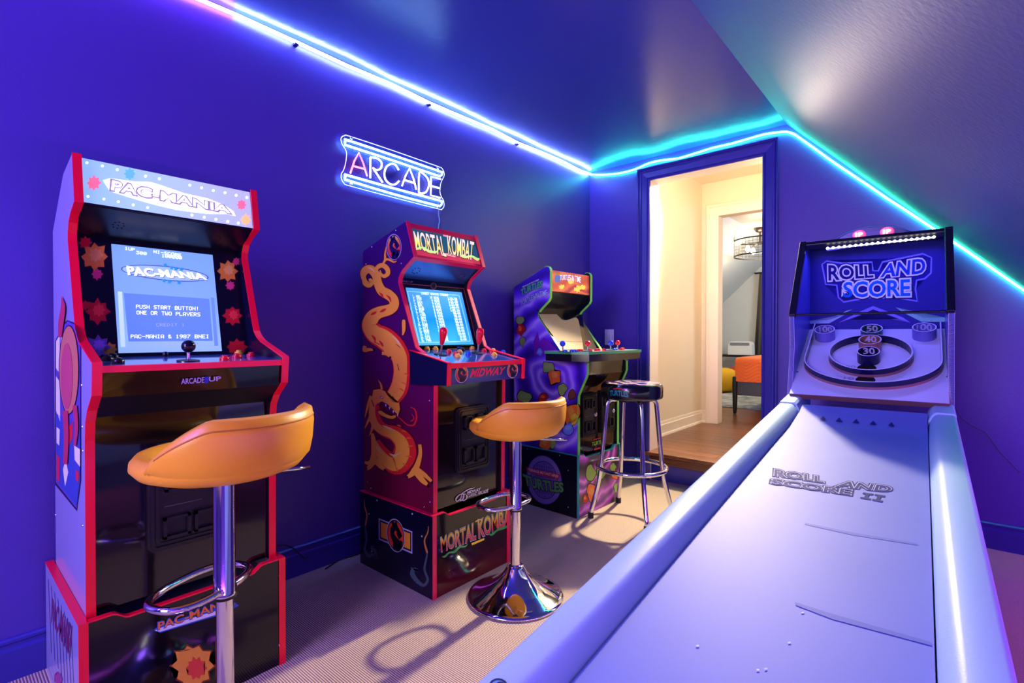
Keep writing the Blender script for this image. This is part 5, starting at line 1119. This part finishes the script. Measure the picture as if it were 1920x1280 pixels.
ledp = Plane(K(0, 2.915, 1.42), AX)
bm = BM(); tube(bm, [ledp(1549, 466.5), ledp(1753, 444.5)], .004, 6); ls = ob('light_bar', bm, mat('light_bar_white', (200, 205, 230), .4, emit=.9, ecol=(210, 205, 255)), sk)
LEDM = emat('led_bead_glow', (1.0, .98, .62), 7)
for i in range(20):
    t = i/19; p = ledp(1552+199*t, 465.5-21*t); bm = BM(); bmesh.ops.create_icosphere(bm, subdivisions=1, radius=.0065, matrix=Matrix.Translation(p - AX*.004)); ob('led_bead', bm, LEDM, ls, True)
ledq = Plane(K(0, 3.08, 1.40), AX)
# arched header behind the top edge with two red lamps
arp = Plane(K(0, 2.96, 1.45), AX)
pts = [(1550, 470), (1563, 453), (1575, 444), (1590, 436), (1610, 429), (1632, 424.5), (1655, 423), (1675, 425), (1695, 430), (1711, 436.5), (1730, 446)]
bm = BM(); A = [bm.verts.new(arp(*p)) for p in pts]; B = [bm.verts.new(arp(*p) + AX*.016) for p in pts]; bm.faces.new(A); bm.faces.new(B[::-1])
for i in range(len(pts)): j = (i+1) % len(pts); bm.faces.new((A[i], B[i], B[j], A[j]))
ar = ob('header_arch', bm, mat('arch_navy', (40, 40, 120), .25), sk)
bm = BM(); tube(bm, [arp(*p) - AX*.002 for p in pts[1:-1]], .0035, 6); ob('arch_edge', bm, mat('arch_edge_teal', (60, 130, 180), .3), ar, True)
decal('arch_print', [[(1622, 436), (1652, 432), (1650, 442), (1624, 446)]], arp, flat('arch_violet', (60, 56, 160), .3), ar)
for x, y in ((1611, 440.5), (1663, 434.5)):
    bm = BM(); p = arp(x, y); Mx = frame(p, PX, Vector((0, 0, 1)), -AX); lathe(bm, [(0, .012), (.012, .0115), (.020, .009), (.025, .003), (.026, 0)], 20, Mx, 1.0, .85); lm = ob('red_lamp', bm, emat('red_lamp_glow', (1.0, .0, .03), 1.5), ar, smooth=True)
    text('lamp_lettering', '1P', lambda u, v: Mx @ Vector(((u-.5)*.026, (v-.5)*.017, .0135)), emat('lamp_letter_glow', (1, .75, .45), 4), lm, .03)
# flat prints on the lane and rail
lpl = Plane(K(-.19, 1.6, zl_(1.6)), Vector((0, 0, 1))*1 - AX*.0997)
LNV = mat('lane_navy_print', (24, 30, 110), .7, spec=.15)
def l64(P): return [(1420+x/6.4, 860+y/6.4) for x, y in P]
for s, q in (('ROLL', [(200, 205), (800, 290), (800, 215), (205, 118)]), ('AND', [(930, 330), (1605, 400), (1615, 325), (1010, 262)]), ('SCORE', [(160, 300), (1120, 440), (1140, 370), (175, 232)]), ):
    q = l64(q)
    for b_, mm, lf in ((.12, LNV, .0008), (.055, mat('lane_white_print', (196, 202, 232), .7, spec=.15), .0012), (.02, LNV, .0016)): ptext('lane_lettering', s, lpl, q, mm, lane, b_, 0, lf, 0, .03)
fq_ = quad(lpl, *l64([(1230, 470), (1500, 520), (1540, 440), (1270, 400)]))
for u0 in (0, .53):
    bm = BM()
    for a, b, c, d in ((0, .47, 0, .24), (0, .47, .76, 1), (.15, .32, .24, .76)): bm.faces.new([bm.verts.new(fq_(u0+u, v)) for u, v in ((a, c), (b, c), (b, d), (a, d))])
    ob('lane_numeral', bm, LNV, lane)
rpl = Plane(K(-.19, 2.36, zl_(2.36)+.0085), Vector((0, 0, 1)) - AX*.19)
decals('lane_arrow', [[(x-6.5, y+3.5), (x+6.5, y+4.5), (x+.5, y-3.5)] for x, y in ((1543, 783), (1573, 786), (1605, 788.5), (1637, 791.5), (1671, 794.5))], rpl, LNV, lane, .004)
rtp = Plane(K(-.46, .6, zr_(.6)), Vector((0, 0, 1)) - AX*.0997)
decal('rail_badge', [ell(934, 1284, 17, 13, 24)], rtp, NAVYP, rl, .0006); decal('rail_badge', [ell(934, 1285, 13, 10, 24)], rtp, SKY, rl, .001); decal('rail_badge', [ell(938, 1285, 9, 8, 20)], rtp, NAVYP, rl, .0014)
decals('lane_spot', [ell(x, y, 3, 1.6, 10) for x, y in ((1308, 1210), (1480, 1204), (1421, 1255), (1436, 1253), (1505, 1148))], lpl, flat('lane_spot', (120, 125, 180), .4), lane, .0006)
decals('lane_scuff', [[(1508, 979), (1600, 998), (1720, 1018), (1722, 1022), (1600, 1003), (1510, 983)], [(1490, 1128), (1560, 1150), (1745, 1203), (1747, 1210), (1560, 1160), (1492, 1134)]], lpl, mat('lane_scuff', (92, 106, 182), .62, spec=.3), lane, .0005)

# ------------------------------------------------------------------ small things on the walls and floor
fw = Plane((0, D, 0), (0, -1, 0))
sw = empty('light_switch', (.167, D, .975), 0, 'white wall switch plate on the blue wall above the four-stick cabinet', 'switch')
bm = BM(); box(bm, .131, .205, D-.007, D, .922, 1.034, .003); ob('plate', bm, WHITEP, sw)
bm = BM(); box(bm, .152, .184, D-.011, D-.006, .945, 1.011, .002); ob('rocker', bm, mat('white_rocker', (240, 240, 245), .25), sw)
bm = BM(); tube(bm, smooth_pts([tuple(fw(x, y, .006)) for x, y in ((1792, 762), (1800, 778), (1815, 793), (1832, 802), (1850, 812), (1868, 838), (1880, 852), (1892, 864), (1912, 885))], 4), .0022, 5)
o = ob('wall_cable', bm, mat('dark_cable', (70, 66, 120), .5), smooth=True); tag(o, 'thin dark cable trailing down the blue wall beside the ball-rolling machine', 'cable')
lw = Plane((.020, 0, 0), (1, 0, 0))
bm = BM(); tube(bm, smooth_pts([tuple(lw(512, 1024)), tuple(lw(535, 1022)), tuple(lw(552, 1029)), tuple(lw(566, 1043)), tuple(lw(574, 1046)), tuple(lw(578, 1042))], 4), .0026, 6)
o = ob('power_cord', bm, mat('black_cord', (8, 8, 14), .5), smooth=True); tag(o, 'short black power cord hooked over the baseboard beside the lavender cabinet', 'cord')
fz0 = Plane((0, 0, .004), (0, 0, 1))
bm = BM(); tube(bm, smooth_pts([tuple(fz0(x, y)) for x, y in ((610, 1066), (625, 1056), (640, 1047), (655, 1043), (672, 1038), (682, 1034))], 4), .003, 6)
o = ob('power_cord', bm, MATS['black_cord'], smooth=True); tag(o, 'black power cord on the carpet running behind the maroon dragon cabinet', 'cord')

# ------------------------------------------------------------------ bedroom seen through the doorway
rug = bm = BM(); box(bm, -1.6, 1.8, 5.79, 8.0, FH, FH+.010, .002)
def rugm():
    m = mat('distressed_rug', (205, 214, 218), .9, bump=.2, bscale=200); nt = m.node_tree; n = nt.nodes; L = nt.links
    t = n.new('ShaderNodeTexNoise'); t.inputs['Scale'].default_value = 5; t.inputs['Detail'].default_value = 8; t.inputs['Roughness'].default_value = .75
    cr = n.new('ShaderNodeValToRGB'); cr.color_ramp.elements[0].position = .38; cr.color_ramp.elements[1].position = .6
    cr.color_ramp.elements[0].color = (*lin((110, 130, 145)), 1); cr.color_ramp.elements[1].color = (*lin((226, 230, 228)), 1)
    tc = n.new('ShaderNodeTexCoord'); L.new(tc.outputs['Object'], t.inputs[0]); L.new(t.outputs['Fac'], cr.inputs[0]); L.new(cr.outputs[0], n['Principled BSDF'].inputs['Base Color']); return m
tag(ob('rug', bm, rugm()), 'pale grey-blue distressed rug on the bedroom floorboards', 'rug')
bed = empty('bed', (1.2, 6.3, FH), 0, 'low black bed frame with an orange quilted cover seen through the doorway', 'bed')
BLKW = mat('black_stained_wood', (24, 24, 28), .4)
for x in (.372, 1.93):
    for y_ in (5.405, 7.3):
        bm = BM(); lathe(bm, [(0, 0), (.016, 0), (.022, .10), (.026, .28), (.024, .37), (.012, .378), (0, .378)], 14, Matrix.Translation((x, y_, FH+(.012 if y_ > 5.9 else 0)))); ob('leg', bm, BLKW, bed, smooth='auto')
bm = BM(); box(bm, .37, 1.95, 5.40, 7.34, .385, .53, .006); ob('frame', bm, mat('dark_grey_frame', (66, 74, 82), .5), bed)
# quilt with stitched chevron channels
bm = BM(); QO = mat('orange_quilt', (240, 112, 36), .65, bump=.15, bscale=300)
nx_, nz_ = 96, 20
def qz(x, k): return .019*abs(math.sin(PI*(k + abs(((x/.24) % 1)-.5)*2*.075)/.034))
prof = [(0, .525 + .20*j/nz_) for j in range(nz_+1)] + [(.012, .745), (.035, .760), (.10, .768), (1.93, .770)]
grid = []
for i in range(nx_+1):
    x = .378 + 1.55*i/nx_; col = []
    for (dy, z) in prof:
        b_ = qz(x, z)*.45 if dy == 0 else (qz(x, z+dy)*.3 if dy < .05 else 0)
        col.append(bm.verts.new((x, 5.392+dy-b_, z + (0 if dy == 0 else b_*.4))))
    grid.append(col)
for A, B in zip(grid, grid[1:]):
    for j in range(len(prof)-1): bm.faces.new((A[j], B[j], B[j+1], A[j+1]))
lo = [bm.verts.new((.378, 7.32, .525))]
bm.faces.new([g for g in grid[0]] + lo); bm.faces.new([g for g in grid[-1]][::-1] + [bm.verts.new((1.928, 7.32, .525))])
ob('quilt', bm, QO, bed, smooth='auto')
def pouf(loc, r_, h, c, label):
    t = empty('knitted_pouf', loc, 0, label, 'pouf', 'knitted poufs on the rug'); bm = BM(); N, Mr = 44, 12
    rows = []
    for j in range(Mr+1):
        a = -PI/2 + PI*j/Mr; rr = r_*(abs(math.cos(a))**.55 if abs(math.cos(a)) > 1e-6 else 0); z = h/2 + h/2*math.copysign(abs(math.sin(a))**.8, math.sin(a))
        rows.append([bm.verts.new((max(.002, rr*(1+.03*((k+j) % 2)))*math.cos(2*PI*k/N), max(.002, rr*(1+.03*((k+j) % 2)))*math.sin(2*PI*k/N), z)) for k in range(N)])
    for A, B in zip(rows, rows[1:]):
        for k in range(N): bm.faces.new((A[k], A[(k+1) % N], B[(k+1) % N], B[k]))
    ob('knit_cover', bm, mat('knit_'+label.split()[1], c, .85, bump=.5, bscale=90), t, smooth=True, local=True)
    bm = BM(); lathe(bm, [(0, h-.002), (.02, h), (.02, h+.006), (0, h+.008)], 12); ob('top_button', bm, MATS['knit_'+label.split()[1]], t, smooth=True, local=True)
pouf((-.44, 7.28, FH+.010), .27, .335, (226, 172, 24), 'round mustard knitted pouf beside the bed leg')
pouf((-.22, 7.80, FH+.010), .27, .345, (190, 60, 52), 'round brick-red knitted pouf half hidden behind the mustard one')
tb = empty('side_table', (-.6, 8.2, FH), 0, 'black wooden table under the white appliance by the far wall', 'table')
bm = BM(); box(bm, -1.05, -.155, 8.12, 8.45, .665, .70, .004); ob('tabletop', bm, BLKW, tb)
for x in (-1.03, -.20):
    for y_ in (8.14, 8.40): bm = BM(); box(bm, x, x+.03, y_, y_+.03, FH, .665); ob('leg', bm, BLKW, tb)
ac = empty('portable_heater', (-.40, 8.24, .70), 0, 'white boxy panel appliance with a grey top vent on the black table', 'appliance')
bm = BM(); prism(bm, [(-.585, .70), (-.235, .70), (-.238, .86), (-.262, .895), (-.285, .905), (-.535, .905), (-.558, .895), (-.582, .86)], lambda u, v, w_: Vector((u, w_, v)), 8.16, 8.32); ob('casing', bm, mat('white_plastic', (235, 238, 240), .35), ac)
bm = BM(); box(bm, -.55, -.27, 8.155, 8.16, .845, .885)
v_ = ob('vent', bm, mat('vent_grey', (120, 125, 130), .5), ac)
for k in range(4): bm = BM(); box(bm, -.55, -.27, 8.151, 8.156, .847+.0095*k, .8515+.0095*k); ob('vent_slat', bm, mat('slat_grey', (165, 170, 175), .5), v_)
bm = BM(); n = 30; fr_, bk_ = [], []
for i in range(n+1):
    x = -.33 + .75*i/n; yy = 8.52 + .025*math.sin(i*1.9); t = i/n
    fr_.append([bm.verts.new((x + (.10*(1-t) if z > 1 else 0), yy, z)) for z in (FH+.01, 1.97)])
for A, B in zip(fr_, fr_[1:]): bm.faces.new((A[0], B[0], B[1], A[1]))
r_ = bmesh.ops.solidify(bm, geom=bm.faces[:], thickness=.004)
o = ob('curtain', bm, mat('taupe_curtain', (176, 168, 158), .85), smooth=True); tag(o, 'long taupe curtain hanging at the bedroom window, its folds reaching the floor', 'curtain')
bm = BM(); tube(bm, [(-.30, 8.53, 1.975), (.55, 8.53, 1.975)], .012, 8); ob('curtain_rod', bm, BLKW, o, True)
# caged ceiling fan light
fan = empty('caged_ceiling_light', (.185, 6.98, HC), 0, 'drum-shaped caged ceiling light with bare bulbs seen through the doorway', 'ceiling light')
BRONZE = mat('aged_nickel', (120, 110, 100), .35, metal=1)
T_ = Matrix.Translation((.185, 6.98, 0))
bm = BM(); lathe(bm, [(0, HC), (.075, HC), (.072, HC-.02), (.045, HC-.05), (.014, HC-.06), (.014, HC-.17), (.04, HC-.18), (.04, HC-.2), (0, HC-.2)], 20, T_); ob('canopy', bm, BRONZE, fan, smooth='auto')
for z in (2.205, 2.005):
    bm = BM(); lathe(bm, [(.300, z), (.308, z), (.308, z+.016), (.300, z+.016), (.300, z)], 40, T_); ob('hoop', bm, BLKW, fan)
bm = BM()
for k in range(40):
    a = 2*PI*k/40; tube(bm, [(.185+.304*math.cos(a), 6.98+.304*math.sin(a), 2.01), (.185+.304*math.cos(a), 6.98+.304*math.sin(a), 2.21)], .0022, 4, cap=False)
for z in (2.05, 2.09, 2.13, 2.17): tube(bm, [(.185+.304*math.cos(2*PI*k/40), 6.98+.304*math.sin(2*PI*k/40), z) for k in range(40)], .0018, 4, True)
ob('cage_mesh', bm, BRONZE, fan, kind='stuff')
for k in range(4):
    a = PI/4+PI*k/2; bm = BM(); tube(bm, [(.185+.04*math.cos(a), 6.98+.04*math.sin(a), 2.18), (.185+.15*math.cos(a), 6.98+.15*math.sin(a), 2.17), (.185+.16*math.cos(a), 6.98+.16*math.sin(a), 2.14)], .008, 6); am = ob('lamp_arm', bm, BRONZE, fan, True)
    bm = BM(); lathe(bm, [(0, 0), (.014, .006), (.028, .03), (.030, .045), (.022, .065), (.012, .085), (0, .088)], 12, Matrix.Translation((.185+.16*math.cos(a), 6.98+.16*math.sin(a), 2.055))); ob('bulb', bm, emat('bulb_glow', (1, .78, .45), 25), am, smooth=True)
